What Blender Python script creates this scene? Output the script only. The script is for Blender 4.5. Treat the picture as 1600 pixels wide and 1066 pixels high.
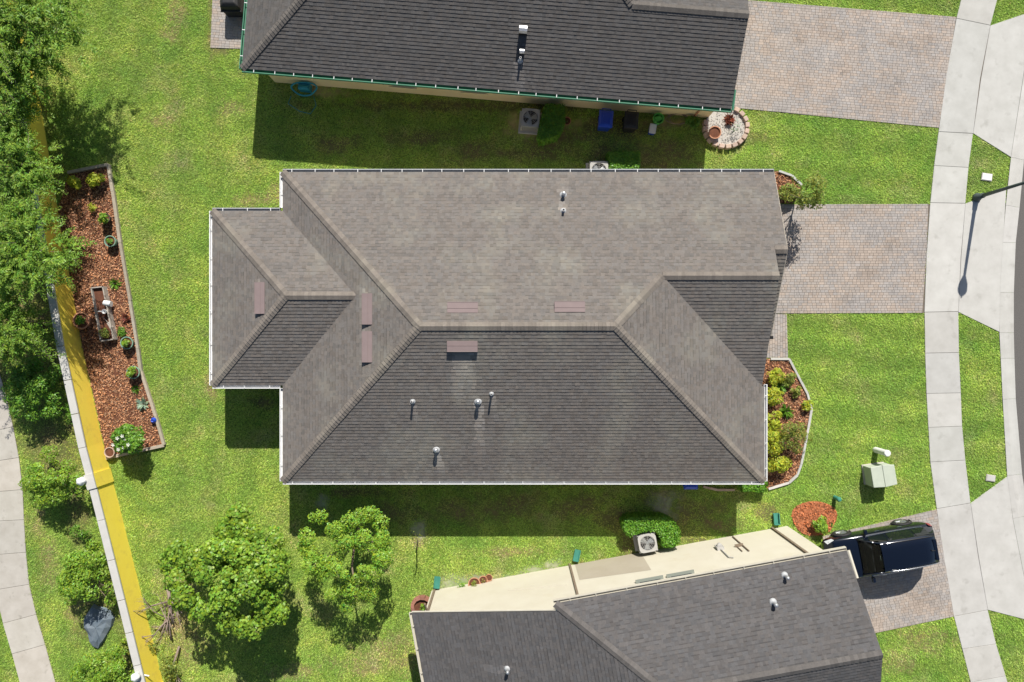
import bpy, math, random
import numpy as np
from mathutils import Vector, Matrix, noise
R = math.radians; V_ = Vector
random.seed(7); NP = np.random.default_rng(7)
for o in list(bpy.data.objects): bpy.data.objects.remove(o)
SC = bpy.context.scene; COL = SC.collection

# ------------------------------------------------------------------ camera, world, sun, exposure
H = 30.7; F = 1066.7                       # flying height in metres, focal length in photo pixels
cd = bpy.data.cameras.new('camera'); cam = bpy.data.objects.new('camera', cd); COL.objects.link(cam)
cam.location = (0, 0, H); cam.rotation_euler = (0, 0, 0)
cd.sensor_width = 36; cd.lens = 24; cd.clip_end = 2000
SC.camera = cam
SUN = Vector((0.17, 1.115, 1.0)).normalized()
W = bpy.data.worlds.new('World'); SC.world = W; W.use_nodes = True
sky = W.node_tree.nodes.new('ShaderNodeTexSky'); sky.sky_type = 'NISHITA'; sky.sun_disc = False
sky.sun_elevation = math.asin(SUN.z); sky.sun_rotation = math.atan2(SUN.x, SUN.y)
bgn = W.node_tree.nodes['Background']; W.node_tree.links.new(sky.outputs[0], bgn.inputs[0]); bgn.inputs[1].default_value = 0.064
sd = bpy.data.lights.new('sun', 'SUN'); sd.energy = 4.8; sd.angle = R(0.5); sd.color = (1.0, 0.95, 0.87)
so = bpy.data.objects.new('sun', sd); COL.objects.link(so); so.rotation_euler = SUN.to_track_quat('Z', 'Y').to_euler(); so.location = (5, 30, 40)
SC.view_settings.view_transform = 'Standard'; SC.view_settings.look = 'None'; SC.view_settings.gamma = 1
SC.view_settings.exposure = 0.48
SC.render.resolution_x = 1024; SC.render.resolution_y = 682

def P(px, py, z=0.0):                       # photo pixel + height -> point in the place
    s = (H - z) / F
    return Vector(((px - 800) * s, (533 - py) * s, z))

# ------------------------------------------------------------------ materials
MATS = {}
def mat(name, c1, c2=None, scale=4, rough=.85, bump=0., bscale=60, tint=False, metal=0., spec=.3, c3=None, scale3=.6, f3=(.5, .7), transl=0., coat=0., contrast=(.3, .7)):
    if name in MATS: return MATS[name]
    m = bpy.data.materials.new(name); m.use_nodes = True; nt = m.node_tree; N = nt.nodes; L = nt.links
    b = N['Principled BSDF']; b.inputs['Roughness'].default_value = rough; b.inputs['Metallic'].default_value = metal
    b.inputs['Specular IOR Level'].default_value = spec; b.inputs['Coat Weight'].default_value = coat; b.inputs['Coat Roughness'].default_value = .05
    geo = N.new('ShaderNodeNewGeometry')
    def nz(sc, det=4):
        n = N.new('ShaderNodeTexNoise'); n.inputs['Scale'].default_value = sc; n.inputs['Detail'].default_value = det; n.inputs['Roughness'].default_value = .6
        L.new(geo.outputs['Position'], n.inputs['Vector']); return n
    def ramp(src, a, z):
        r = N.new('ShaderNodeMapRange'); r.inputs[1].default_value = a; r.inputs[2].default_value = z; L.new(src, r.inputs[0]); return r.outputs[0]
    def mix(fac, A, B, mode='MIX'):
        x = N.new('ShaderNodeMix'); x.data_type = 'RGBA'; x.blend_type = mode
        if isinstance(fac, (int, float)): x.inputs[0].default_value = fac
        else: L.new(fac, x.inputs[0])
        for i, v in ((6, A), (7, B)):
            if isinstance(v, tuple): x.inputs[i].default_value = (*v[:3], 1)
            else: L.new(v, x.inputs[i])
        return x.outputs[2]
    col = tuple(c1)
    if c2: col = mix(ramp(nz(scale).outputs[0], *contrast), tuple(c1), tuple(c2))
    if c3: col = mix(ramp(nz(scale3, 5).outputs[0], *f3), col, tuple(c3))
    if tint:
        a = N.new('ShaderNodeAttribute'); a.attribute_name = 'tint'
        col = mix(1.0, col, a.outputs['Color'], 'MULTIPLY')
    if isinstance(col, tuple): b.inputs['Base Color'].default_value = (*col[:3], 1)
    else: L.new(col, b.inputs['Base Color'])
    if bump:
        bp = N.new('ShaderNodeBump'); bp.inputs['Strength'].default_value = bump; bp.inputs['Distance'].default_value = .02
        L.new(nz(bscale, 3).outputs[0], bp.inputs['Height']); L.new(bp.outputs[0], b.inputs['Normal'])
    if transl:
        t = N.new('ShaderNodeBsdfTranslucent'); ms = N.new('ShaderNodeMixShader'); ms.inputs[0].default_value = transl
        if isinstance(col, tuple): t.inputs[0].default_value = (*col[:3], 1)
        else: L.new(col, t.inputs[0])
        L.new(b.outputs[0], ms.inputs[1]); L.new(t.outputs[0], ms.inputs[2]); L.new(ms.outputs[0], N['Material Output'].inputs[0])
    MATS[name] = m; return m

M_ground = mat('soil', (.055, .045, .022), (.035, .045, .012), 1.5, .95, .6, 40, tint=True)
M_grass = mat('grass_blades', (.295, .458, .066), (.385, .500, .090), .5, .6, tint=True, transl=.2, c3=(.455, .435, .165), scale3=.55, f3=(.54, .80))
M_conc = mat('concrete', (.44, .43, .40), (.52, .51, .48), 1.3, .9, .25, 90, tint=True, c3=(.32, .31, .28), scale3=1.8, f3=(.58, .86))
M_concold = mat('old_concrete', (.40, .37, .32), (.48, .45, .40), 1.7, .9, .3, 80, tint=True, c3=(.27, .25, .21), scale3=2.6, f3=(.6, .8))
M_asph = mat('asphalt', (.10, .095, .09), (.15, .14, .13), 25, .9, .6, 160)
M_paver = mat('paver', (.40, .355, .318), (.33, .295, .268), 1.1, .9, .3, 120, tint=True)
M_sandj = mat('joint_sand', (.17, .14, .11), (.12, .10, .08), 9, .95)
M_shM = mat('shingle_brown_grey', (.150, .136, .125), (.184, .165, .149), 14, .92, .6, 130, tint=True, c3=(.206, .192, .166), scale3=.42, f3=(.49, .66))
M_shN = mat('shingle_charcoal', (.098, .092, .088), (.122, .114, .108), 14, .92, .6, 130, tint=True)
M_shS = mat('shingle_slate_grey', (.096, .092, .093), (.118, .112, .111), 14, .92, .6, 130, tint=True)
M_deck = mat('roof_felt', (.05, .048, .046), None, rough=.95)
M_white = mat('white_paint', (.78, .78, .77), (.70, .70, .69), 3, .5)
M_green = mat('green_gutter_paint', (.06, .20, .12), (.08, .24, .15), 3, .5)
M_beige = mat('beige_paint', (.52, .49, .41), (.46, .43, .36), 3, .6)
M_wallN = mat('yellow_stucco', (.86, .69, .38), (.90, .74, .44), 1.2, .92, .4, 70)
M_wallS = mat('cream_stucco', (.52, .485, .39), (.56, .53, .44), 1.0, .92, .35, 70, c3=(.48, .42, .28), scale3=.7, f3=(.62, .85))
M_wallM = mat('tan_stucco', (.45, .40, .33), (.5, .45, .37), 2, .92, .4, 70)
M_patch = mat('darker_tan', (.36, .32, .25), (.39, .35, .28), 1.4, .9, .2, 60)
M_vent = mat('mauve_vent_metal', (.215, .165, .160), (.24, .185, .178), 3, .55)
M_galv = mat('galvanised', (.62, .63, .64), (.5, .51, .52), 12, .35, metal=.7)
M_dark = mat('dark_void', (.012, .012, .013), None, rough=.8)
M_lead = mat('grey_flashing', (.33, .34, .35), (.42, .43, .44), 8, .6)
M_yel = mat('yellow_wall_paint', (.90, .69, .080), (.93, .73, .10), .7, .8, .15, 60, c3=(.72, .54, .10), scale3=2.4, f3=(.54, .84))
M_coping = mat('white_coping', (.47, .46, .43), (.53, .52, .49), 2.5, .85, .2, 60, c3=(.45, .44, .41), scale3=5, f3=(.62, .8))
M_mulch = mat('red_brown_mulch', (.50, .265, .145), (.35, .17, .09), 7, .95, .5, 50, tint=True)
M_mulchb = mat('mulch_bed_soil', (.16, .065, .036), (.10, .04, .024), 8, .95, .8, 40)
M_omulch = mat('orange_mulch', (.50, .185, .085), (.40, .14, .06), 9, .95, .8, 50, tint=True)
M_wood = mat('grey_timber', (.40, .35, .28), (.30, .26, .20), 8, .9, .3, 40, tint=True)
M_pwood = mat('pale_timber', (.46, .42, .37), (.36, .32, .28), 10, .9, .3, 40, tint=True)
M_bark = mat('bark', (.16, .12, .085), (.24, .19, .14), 14, .95, .6, 40)
M_dead = mat('dead_wood', (.20, .145, .115), (.31, .25, .21), 12, .95, .5, 40)
M_terra = mat('terracotta', (.46, .20, .11), (.55, .30, .19), 6, .85)
M_potg = mat('green_glazed_pot', (.17, .30, .23), (.24, .37, .29), 6, .4)
M_potd = mat('dark_pot', (.06, .05, .045), (.09, .07, .06), 6, .7)
M_blue = mat('blue_plastic', (.012, .055, .42), (.016, .068, .48), 5, .4, spec=.5)
M_black = mat('black_plastic', (.022, .022, .024), (.032, .032, .034), 6, .55)
M_lime = mat('green_plastic', (.08, .42, .07), (.11, .48, .10), 6, .45)
M_tgreen = mat('green_cabinet_paint', (.46, .50, .41), (.41, .45, .37), 3, .6)
M_teal = mat('dull_teal_plastic', (.045, .20, .15), (.06, .25, .19), 4, .6)
M_pole = mat('lamp_post_paint', (.055, .075, .07), (.075, .095, .09), 5, .55)
M_hose = mat('blue_green_hose', (.03, .26, .36), (.04, .32, .42), 6, .5)
M_acw = mat('ac_case', (.43, .42, .40), (.37, .36, .34), 6, .55)
M_steel = mat('fan_steel', (.32, .34, .35), (.42, .44, .45), 9, .35, metal=.5)
M_glassw = mat('window_glass', (.03, .04, .045), None, rough=.06, spec=.8)
M_frame = mat('window_frame', (.22, .24, .21), None, rough=.6)
M_car = mat('midnight_blue_paint', (.0042, .0072, .017), None, rough=.16, spec=.6, coat=1., metal=.3)
def thin_glass():
    m = bpy.data.materials.new('windscreen_glass'); m.use_nodes = True; N = m.node_tree.nodes; L = m.node_tree.links; N.remove(N['Principled BSDF'])
    t = N.new('ShaderNodeBsdfTransparent'); t.inputs[0].default_value = (.48, .56, .55, 1); g = N.new('ShaderNodeBsdfGlossy'); g.inputs['Roughness'].default_value = .03
    f = N.new('ShaderNodeFresnel'); f.inputs[0].default_value = 1.42; x = N.new('ShaderNodeMixShader'); L.new(f.outputs[0], x.inputs[0]); L.new(t.outputs[0], x.inputs[1]); L.new(g.outputs[0], x.inputs[2]); L.new(x.outputs[0], N['Material Output'].inputs[0]); return m
M_screen = thin_glass()
M_carglass = mat('car_glass', (.006, .010, .010), None, rough=.04, spec=.9)
M_chrome = mat('bright_trim', (.62, .63, .64), None, rough=.18, metal=1)
M_tyre = mat('tyre_rubber', (.018, .018, .018), (.03, .03, .03), 30, .85)
M_rim = mat('alloy_rim', (.45, .46, .47), None, rough=.3, metal=.8)
M_lampr = mat('tail_lamp_red', (.25, .01, .012), None, rough=.15, spec=.7)
M_lampw = mat('head_lamp_clear', (.5, .52, .54), None, rough=.1, spec=.8)
M_seat = mat('pale_upholstery', (.13, .14, .145), None, rough=.8)
M_stone = mat('pinkish_stone', (.46, .33, .26), (.54, .42, .35), 9, .9, .4, 50, tint=True)
M_brickr = mat('red_ring_block', (.26, .115, .080), (.32, .15, .11), 8, .9, .4, 50, tint=True)
M_gravel = mat('white_gravel', (.60, .57, .52), (.42, .39, .35), 30, .95, 1., 60, tint=True)
M_rock = mat('blue_grey_rock', (.10, .135, .17), (.17, .20, .23), 3, .8, .5, 20)
M_leafA = mat('leaf_bright', (.185, .345, .030), (.270, .405, .044), 3, .45, tint=True, transl=.32, spec=.4)
M_leafB = mat('leaf_mid', (.120, .270, .024), (.165, .320, .034), 3, .45, tint=True, transl=.32, spec=.4)
M_leafF = mat('leaf_feathery', (.155, .300, .032), (.240, .370, .050), 2, .5, tint=True, transl=.3, spec=.35)
M_leafH = mat('hedge_leaf', (.105, .265, .020), (.150, .320, .030), 4, .45, tint=True, transl=.28, spec=.4)
M_leafY = mat('yellow_green_leaf', (.46, .48, .035), (.34, .42, .04), 5, .5, tint=True, transl=.3)
M_leafR = mat('red_leaf', (.30, .075, .055), (.22, .09, .05), 6, .5, tint=True, transl=.25)
M_leafO = mat('olive_leaf', (.27, .30, .055), (.19, .26, .045), 6, .5, tint=True, transl=.3)
M_agave = mat('agave_leaf', (.28, .36, .25), (.22, .31, .21), 6, .55, tint=True)
M_flower = mat('white_petals', (.80, .79, .70), None, rough=.6, transl=.3)

# ------------------------------------------------------------------ object helpers
WL = {}                                      # world position of every empty / mesh origin
def tag(o, label=None, cat=None, group=None, kind=None):
    for k, v in (('label', label), ('category', cat), ('group', group), ('kind', kind)):
        if v: o[k] = v
    return o
def thing(name, label, cat, loc, group=None):
    o = bpy.data.objects.new(name, None); COL.objects.link(o); loc = Vector(loc); o.location = loc; WL[o.name] = loc; o.empty_display_size = .2
    return tag(o, label, cat, group)
def rnd(a, b): return random.uniform(a, b)
def jt(a=.85, b=1.15, h=.03):
    k = rnd(a, b); return (k * (1 + rnd(-h, h)), k, k * (1 + rnd(-h, h)))

class MB:
    def __init__(s): s.v = []; s.f = []; s.m = []; s.t = []
    def face(s, pts, mi=0, t=(1, 1, 1)):
        b = len(s.v); s.v += [tuple(p) for p in pts]; s.f.append(tuple(range(b, b + len(pts)))); s.m.append(mi); s.t.append(t)
    def mesh(s, verts, faces, mi=0, t=(1, 1, 1)):
        b = len(s.v); s.v += [tuple(p) for p in verts]
        for f in faces: s.f.append(tuple(i + b for i in f)); s.m.append(mi); s.t.append(t)
    def box(s, c, size, ang=0, mi=0, t=(1, 1, 1), axes=None, taper=1.):
        c = Vector(c); hx, hy, hz = size[0] / 2, size[1] / 2, size[2] / 2
        if axes: ax, ay, az = axes
        else: ax = Vector((math.cos(ang), math.sin(ang), 0)); ay = Vector((-math.sin(ang), math.cos(ang), 0)); az = Vector((0, 0, 1))
        vs = []
        for k in (-1, 1):
            q = taper if k > 0 else 1.
            for i, j in ((-1, -1), (1, -1), (1, 1), (-1, 1)): vs.append(c + ax * hx * i * q + ay * hy * j * q + az * hz * k)
        s.mesh(vs, [(3, 2, 1, 0), (4, 5, 6, 7), (0, 1, 5, 4), (1, 2, 6, 5), (2, 3, 7, 6), (3, 0, 4, 7)], mi, t)
    def prism(s, poly, z0, z1, mi=0, t=(1, 1, 1), bottom=False):
        poly = [Vector((p[0], p[1])) for p in poly]
        if sum(a.x * b.y - b.x * a.y for a, b in zip(poly, poly[1:] + poly[:1])) < 0: poly = poly[::-1]
        n = len(poly); vs = [(p.x, p.y, z0) for p in poly] + [(p.x, p.y, z1) for p in poly]
        fs = [tuple(range(n, 2 * n))] + [(i, (i + 1) % n, n + (i + 1) % n, n + i) for i in range(n)]
        if bottom: fs.append(tuple(range(n - 1, -1, -1)))
        s.mesh(vs, fs, mi, t)
    def tube(s, pts, rad, n=8, mi=0, cap=True, t=(1, 1, 1)):
        pts = [Vector(p) for p in pts]; k = len(pts)
        if not isinstance(rad, (list, tuple)): rad = [rad] * k
        vs = []; prev = None
        for i, p in enumerate(pts):
            d = (pts[min(i + 1, k - 1)] - pts[max(i - 1, 0)]).normalized()
            if prev is None: a = d.orthogonal().normalized()
            else:
                a = prev - d * prev.dot(d); a = a.normalized() if a.length > 1e-6 else d.orthogonal().normalized()
            prev = a; b = d.cross(a)
            vs += [p + (a * math.cos(2 * math.pi * j / n) + b * math.sin(2 * math.pi * j / n)) * rad[i] for j in range(n)]
        fs = [(i * n + j, i * n + (j + 1) % n, (i + 1) * n + (j + 1) % n, (i + 1) * n + j) for i in range(k - 1) for j in range(n)]
        if cap: fs += [tuple(range(n - 1, -1, -1)), tuple((k - 1) * n + j for j in range(n))]
        s.mesh(vs, fs, mi, t)
    def lathe(s, prof, c, n=20, mi=0, t=(1, 1, 1), cap=True):
        c = Vector(c); k = len(prof)
        vs = [c + Vector((r * math.cos(2 * math.pi * j / n), r * math.sin(2 * math.pi * j / n), z)) for r, z in prof for j in range(n)]
        fs = [(i * n + j, i * n + (j + 1) % n, (i + 1) * n + (j + 1) % n, (i + 1) * n + j) for i in range(k - 1) for j in range(n)]
        if cap: fs += [tuple(range(n - 1, -1, -1)), tuple((k - 1) * n + j for j in range(n))]
        s.mesh(vs, fs, mi, t)
    def build(s, name, mats, parent=None, origin=None, smooth=False, kind=None, bevel=0, subsurf=0, label=None):
        if not isinstance(mats, (list, tuple)): mats = [mats]
        if parent is not None: org = WL[parent.name]
        else: org = Vector(origin) if origin is not None else Vector((0, 0, 0))
        me = bpy.data.meshes.new(name); me.from_pydata([(x - org.x, y - org.y, z - org.z) for x, y, z in s.v], [], s.f)
        for m in mats: me.materials.append(m)
        me.polygons.foreach_set('material_index', s.m)
        at = me.attributes.new('tint', 'FLOAT_VECTOR', 'FACE'); at.data.foreach_set('vector', np.array(s.t, dtype=np.float32).ravel())
        if smooth: me.polygons.foreach_set('use_smooth', [True] * len(s.f))
        me.update()
        o = bpy.data.objects.new(name, me); COL.objects.link(o)
        if parent is not None: o.parent = parent
        else: o.location = org
        WL[o.name] = org
        if kind: o['kind'] = kind
        if label: o['label'] = label
        if bevel:
            b = o.modifiers.new('bevel', 'BEVEL'); b.width = bevel; b.segments = 2; b.limit_method = 'ANGLE'
        if subsurf:
            b = o.modifiers.new('sub', 'SUBSURF'); b.levels = subsurf; b.render_levels = subsurf
        return o

def quads_np(name, V, nper, tints, m, parent=None, origin=(0, 0, 0), kind=None):
    """V: (n, nper, 3) world verts, one polygon each; tints (n,3)"""
    org = WL[parent.name] if parent is not None else Vector(origin)
    n = len(V); me = bpy.data.meshes.new(name)
    co = (V - np.array(org)[None, None, :]).astype(np.float32).reshape(-1, 3)
    me.vertices.add(n * nper); me.vertices.foreach_set('co', co.ravel())
    me.loops.add(n * nper); me.loops.foreach_set('vertex_index', np.arange(n * nper, dtype=np.int32))
    me.polygons.add(n); me.polygons.foreach_set('loop_start', np.arange(0, n * nper, nper, dtype=np.int32))
    me.materials.append(m)
    at = me.attributes.new('tint', 'FLOAT_VECTOR', 'FACE'); at.data.foreach_set('vector', np.asarray(tints, dtype=np.float32).ravel())
    me.update(calc_edges=True)
    o = bpy.data.objects.new(name, me); COL.objects.link(o)
    if parent is not None: o.parent = parent
    else: o.location = org
    WL[o.name] = Vector(org)
    if kind: o['kind'] = kind
    return o

def unit(a): return a / np.maximum(np.linalg.norm(a, axis=-1, keepdims=True), 1e-9)
def leaf_quads(pos, nrm, L, Wd, direc=None, rs=NP):
    n = len(pos); nrm = unit(nrm)
    d = rs.normal(size=(n, 3)) if direc is None else direc + rs.normal(size=(n, 3)) * .35
    t = unit(d - nrm * np.sum(d * nrm, axis=1, keepdims=True)); b = np.cross(nrm, t)
    L = np.asarray(L).reshape(-1, 1); Wd = np.asarray(Wd).reshape(-1, 1)
    fold = nrm * Wd * .25
    return np.stack([pos - t * L / 2, pos - t * L * .05 + b * Wd / 2 + fold, pos + t * L / 2, pos - t * L * .05 - b * Wd / 2 + fold], axis=1)
def tints(n, lo, hi, yel=.12, rs=NP):
    k = rs.uniform(lo, hi, n); y = rs.normal(size=n) * yel
    return np.stack([k * (1 + y), k, k * (1 - y)], axis=1)

def crown(name, lobes, dens, L, wr, m, parent, lo=.75, hi=1.25, kind='stuff', up=.5, flat=.85, inner=.72, yel=.12):
    Vs = []; Ts = []
    for (c, r) in lobes:
        n = int(dens * r * r * 12.57)
        d = unit(NP.normal(size=(n, 3))); d[:, 2] = np.where(d[:, 2] < -.35, -d[:, 2], d[:, 2])
        rad = r * (inner + (1 - inner) * NP.random(n) ** .6) * (1 + .16 * np.sin(d[:, 0] * 7 + c[0] * 3) * np.cos(d[:, 1] * 6 + c[1] * 2))
        pos = np.array(c) + d * rad[:, None] * np.array([1, 1, flat])
        nr = d * .6 + np.array([0, 0, up]) + NP.normal(size=(n, 3)) * .38
        l = NP.uniform(.7, 1.3, n) * L
        Vs.append(leaf_quads(pos, nr, l, l * wr)); Ts.append(tints(n, lo, hi, yel) * NP.uniform(.88, 1.12))
    return quads_np(name, np.concatenate(Vs), 4, np.concatenate(Ts), m, parent, kind=kind)

def lobes_for(c, r, n, rl, flat=.6, seed=1):
    rs = np.random.default_rng(seed); out = []
    for i in range(n):
        a = rs.uniform(0, 2 * math.pi); q = math.sqrt(rs.uniform(0, 1)) * (r - rl * .6) * (1 + .17 * math.sin(3 * a + seed) + .13 * math.sin(5 * a + 2.3 * seed))
        z = math.sqrt(max(0, 1 - (q / r) ** 2)) * r * flat * rs.uniform(.35, 1.0)
        out.append(((c[0] + q * math.cos(a) * rs.uniform(.85, 1.1), c[1] + q * math.sin(a) * rs.uniform(.85, 1.1), c[2] + z - r * flat * .35), rl * rs.uniform(.5, 1.35)))
    return out

def tree_wood(parent, base, lobes, r0, zsplit, m=M_bark, nb=9):
    b = MB(); base = Vector(base); cm = sum((Vector(q[0]) for q in lobes), Vector()) / len(lobes); top = Vector(((base.x + cm.x) / 2 + rnd(-.1, .1), (base.y + cm.y) / 2 + rnd(-.1, .1), zsplit))
    b.tube([base, base.lerp(top, .5) + Vector((rnd(-.05, .05), rnd(-.05, .05), 0)), top], [r0 * 1.25, r0, r0 * .8], 8)
    t = b.build('trunk', m, parent, smooth=True)
    b = MB()
    for (c, r) in lobes[:nb]:
        c = Vector(c); mid = top.lerp(c, .5) + Vector((rnd(-.15, .15), rnd(-.15, .15), .15))
        b.tube([top - Vector((0, 0, .1)), mid, c, c + Vector((rnd(-.3, .3), rnd(-.3, .3), r * .5))], [r0 * .6, r0 * .38, r0 * .2, r0 * .07], 6)
        for k in range(3):
            e = c + Vector((rnd(-1, 1), rnd(-1, 1), rnd(0, .8))) * r * .8
            b.tube([mid.lerp(c, rnd(.2, .9)), e], [r0 * .18, r0 * .05], 5)
    b.build('limbs', m, parent, smooth=True)

# ------------------------------------------------------------------ layout lists used by the ground
EX = []                                      # polygons (world xy) where no grass grows
def poly(px, z=0): return [P(x, y, z).to_2d() for x, y in px]
def inside(pts, pl):
    x, y = pts[:, 0], pts[:, 1]; r = np.zeros(len(pts), bool); n = len(pl)
    for i in range(n):
        x1, y1 = pl[i]; x2, y2 = pl[(i + 1) % n]
        if y1 == y2: continue
        c = ((y1 > y) != (y2 > y)) & (x < (x2 - x1) * (y - y1) / (y2 - y1) + x1); r ^= c
    return r

# sidewalk by the street: left edge, right edge, with joints (photo pixels on the ground)
SW = [((1516, -60), (1571, -50)), ((1494, 29), (1547, 40)), ((1466, 206), (1520, 209)), ((1459, 259), (1513, 262)), ((1453, 317), (1508, 318)), ((1444, 488), (1497, 487)),
      ((1445, 552), (1498, 551)), ((1447, 615), (1501, 614)), ((1450, 668), (1503, 666)), ((1453, 722), (1508, 719)), ((1463, 795), (1516, 786)), ((1490, 963), (1543, 953)),
      ((1503, 1014), (1556, 1006)), ((1516, 1066), (1571, 1056)), ((1532, 1120), (1587, 1110))]
SWMID = {1: ((1478, 118), (1531, 124)), 4: ((1447, 400), (1501, 402)), 10: ((1475, 876), (1528, 868))}
def slab_piece(b, quad, z0, z1, gap=.008, t=(1, 1, 1)):
    c = sum((Vector(q) for q in quad), Vector((0, 0))) / len(quad)
    b.prism([q + (c - q).normalized() * gap for q in quad], z0, z1, t=t)

gr = None
sw = MB(); swp = poly([a for a, b in SW] + [b for a, b in SW[::-1]]); EX.append(swp)
sw.prism(swp, -.02, .004); SWO = sw.build('sidewalk', M_sandj, kind='structure')
for i in range(len(SW) - 1):
    a, b = SW[i], SW[i + 1]; q = [a[0], a[1], b[1], b[0]]
    if i in SWMID: q = [a[0], a[1], SWMID[i][1], b[1], b[0], SWMID[i][0]]
    m = MB(); slab_piece(m, poly(q), 0.0, .028 + rnd(-.003, .003), .011, jt(.90, 1.04, .012)); m.build('slab', M_conc, SWO, bevel=.006)
# walkway at the left, behind the yellow wall
LW_R = [(-30, 520), (0, 583), (10, 618), (21, 667), (30, 715), (36, 765), (38, 812), (41, 863), (46, 913), (57, 960), (71, 1007), (87, 1066), (104, 1120)]
LW_L = []
for i, p in enumerate(LW_R):
    a = Vector(LW_R[max(i - 1, 0)]); c = Vector(LW_R[min(i + 1, len(LW_R) - 1)]); d = (c - a).normalized(); LW_L.append((p[0] - abs(d.y) * 54, p[1] + d.x * 54))
lp = poly(LW_R + LW_L[::-1]); EX.append(lp)
m = MB(); m.prism(lp, -.02, .004); LWO = m.build('walkway', M_sandj, kind='structure')
for i in range(len(LW_R) - 1):
    m = MB(); slab_piece(m, poly([LW_R[i], LW_R[i + 1], LW_L[i + 1], LW_L[i]]), 0, .028 + rnd(-.004, .004), .012, jt(.93, 1.05, .015)); m.build('slab', M_concold, LWO, bevel=.006)
# street kerb and asphalt
KB = [((1640, -60), (1662, -60)), ((1617, 40), (1640, 40)), ((1600, 111), (1623, 114)), ((1579, 246), (1600, 250)), ((1571, 321), (1593, 324)), ((1566, 379), (1587, 379)), ((1562, 457), (1584, 457)),
      ((1561, 520), (1584, 520)), ((1563, 560), (1585, 560)), ((1566, 624), (1587, 623)), ((1573, 743), (1597, 741)), ((1582, 810), (1607, 806)), ((1600, 902), (1626, 897)), ((1618, 985), (1644, 979)), ((1645, 1090), (1672, 1083))]
KO = MB(); kp = poly([a for a, b in KB] + [b for a, b in KB[::-1]]); EX.append(kp); KO.prism(kp, -.04, -.018); KO = KO.build('kerb', M_sandj, kind='structure')
for i in range(len(KB) - 1):
    a0, a1 = P(*KB[i][0]), P(*KB[i + 1][0]); b0, b1 = P(*KB[i][1]), P(*KB[i + 1][1])
    d = (a1 - a0).normalized() * .005; t = jt(.94, 1.05, .01); m = MB()
    a0 = a0 + d; b0 = b0 + d; a1 = a1 - d; b1 = b1 - d; pr = [(0, .03), (.35, .034), (.62, -.004), (.8, -.010), (1, .0045)]; prev = None
    for f, z in pr:
        q = (a0.lerp(b0, f) + Vector((0, 0, z)), a1.lerp(b1, f) + Vector((0, 0, z)))
        if prev: m.face([prev[0], prev[1], q[1], q[0]], t=t)
        prev = q
    for A, B in ((a0, b0), (a1, b1)): m.face([A + Vector((0, 0, -.02)), B + Vector((0, 0, -.02))] + [A.lerp(B, f) + Vector((0, 0, z)) for f, z in pr[::-1]], t=t)
    m.build('kerb_section', M_conc, KO)
m = MB(); rp = poly([b for a, b in KB] + [(2300, 1083), (2300, -60)]); EX.append(rp); m.prism(rp, -.03, .0); m.build('road', M_asph, kind='structure')
# concrete aprons between sidewalk and kerb
for q in ([(1547, 40), (1532, 124), (1520, 209), (1579, 246), (1600, 111), (1610, 66), (1600, 22)], [(1508, 318), (1501, 402), (1497, 488), (1561, 519), (1563, 457), (1567, 379), (1572, 294)],
          [(1516, 786), (1528, 868), (1543, 953), (1609, 970), (1600, 902), (1582, 810), (1574, 744)]):
    pl = poly(q); EX.append(pl); m = MB(); c = sum((Vector(p) for p in pl), Vector((0, 0))) / len(pl)
    m.prism([p + (c - p).normalized() * .012 for p in pl], -.02, .025, t=jt(.98, 1.05, .005)); m.build('driveway_apron', M_conc, kind='structure', bevel=.005)

# driveways of small concrete pavers: every paver real, joined
def inpoly(p, pl):
    r = False
    for i in range(len(pl)):
        a, b = pl[i], pl[(i + 1) % len(pl)]
        if (a.y > p.y) != (b.y > p.y) and p.x < (b.x - a.x) * (p.y - a.y) / (b.y - a.y) + a.x: r = not r
    return r
def clip(pg, pl):                            # Sutherland-Hodgman against a convex ccw polygon
    for i in range(len(pl)):
        a = pl[i]; b = pl[(i + 1) % len(pl)]; e = b - a; out = []
        for j in range(len(pg)):
            p, q = pg[j], pg[(j + 1) % len(pg)]; sp = e.x * (p.y - a.y) - e.y * (p.x - a.x); sq = e.x * (q.y - a.y) - e.y * (q.x - a.x)
            if sp >= 0: out.append(p)
            if (sp >= 0) != (sq >= 0) and abs(sp - sq) > 1e-12: out.append(p.lerp(q, sp / (sp - sq)))
        pg = out
        if len(pg) < 3: return []
    return pg
def ccw(pl): return pl if sum(a.x * b.y - b.x * a.y for a, b in zip(pl, pl[1:] + pl[:1])) > 0 else pl[::-1]
STAIN = [(1352, 68, 9), (1400, 66, 11), (1428, 68, 12), (1312, 58, 8), (1300, 165, 14), (1315, 112, 10), (1450, 60, 9), (1250, 60, 10), (1445, 930, 22), (1350, 420, 14), (1390, 380, 12), (1325, 470, 10), (1290, 30, 12), (1400, 130, 14)]
STW = [(P(a, b).x, P(a, b).y, r * H / F) for a, b, r in STAIN]
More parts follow.
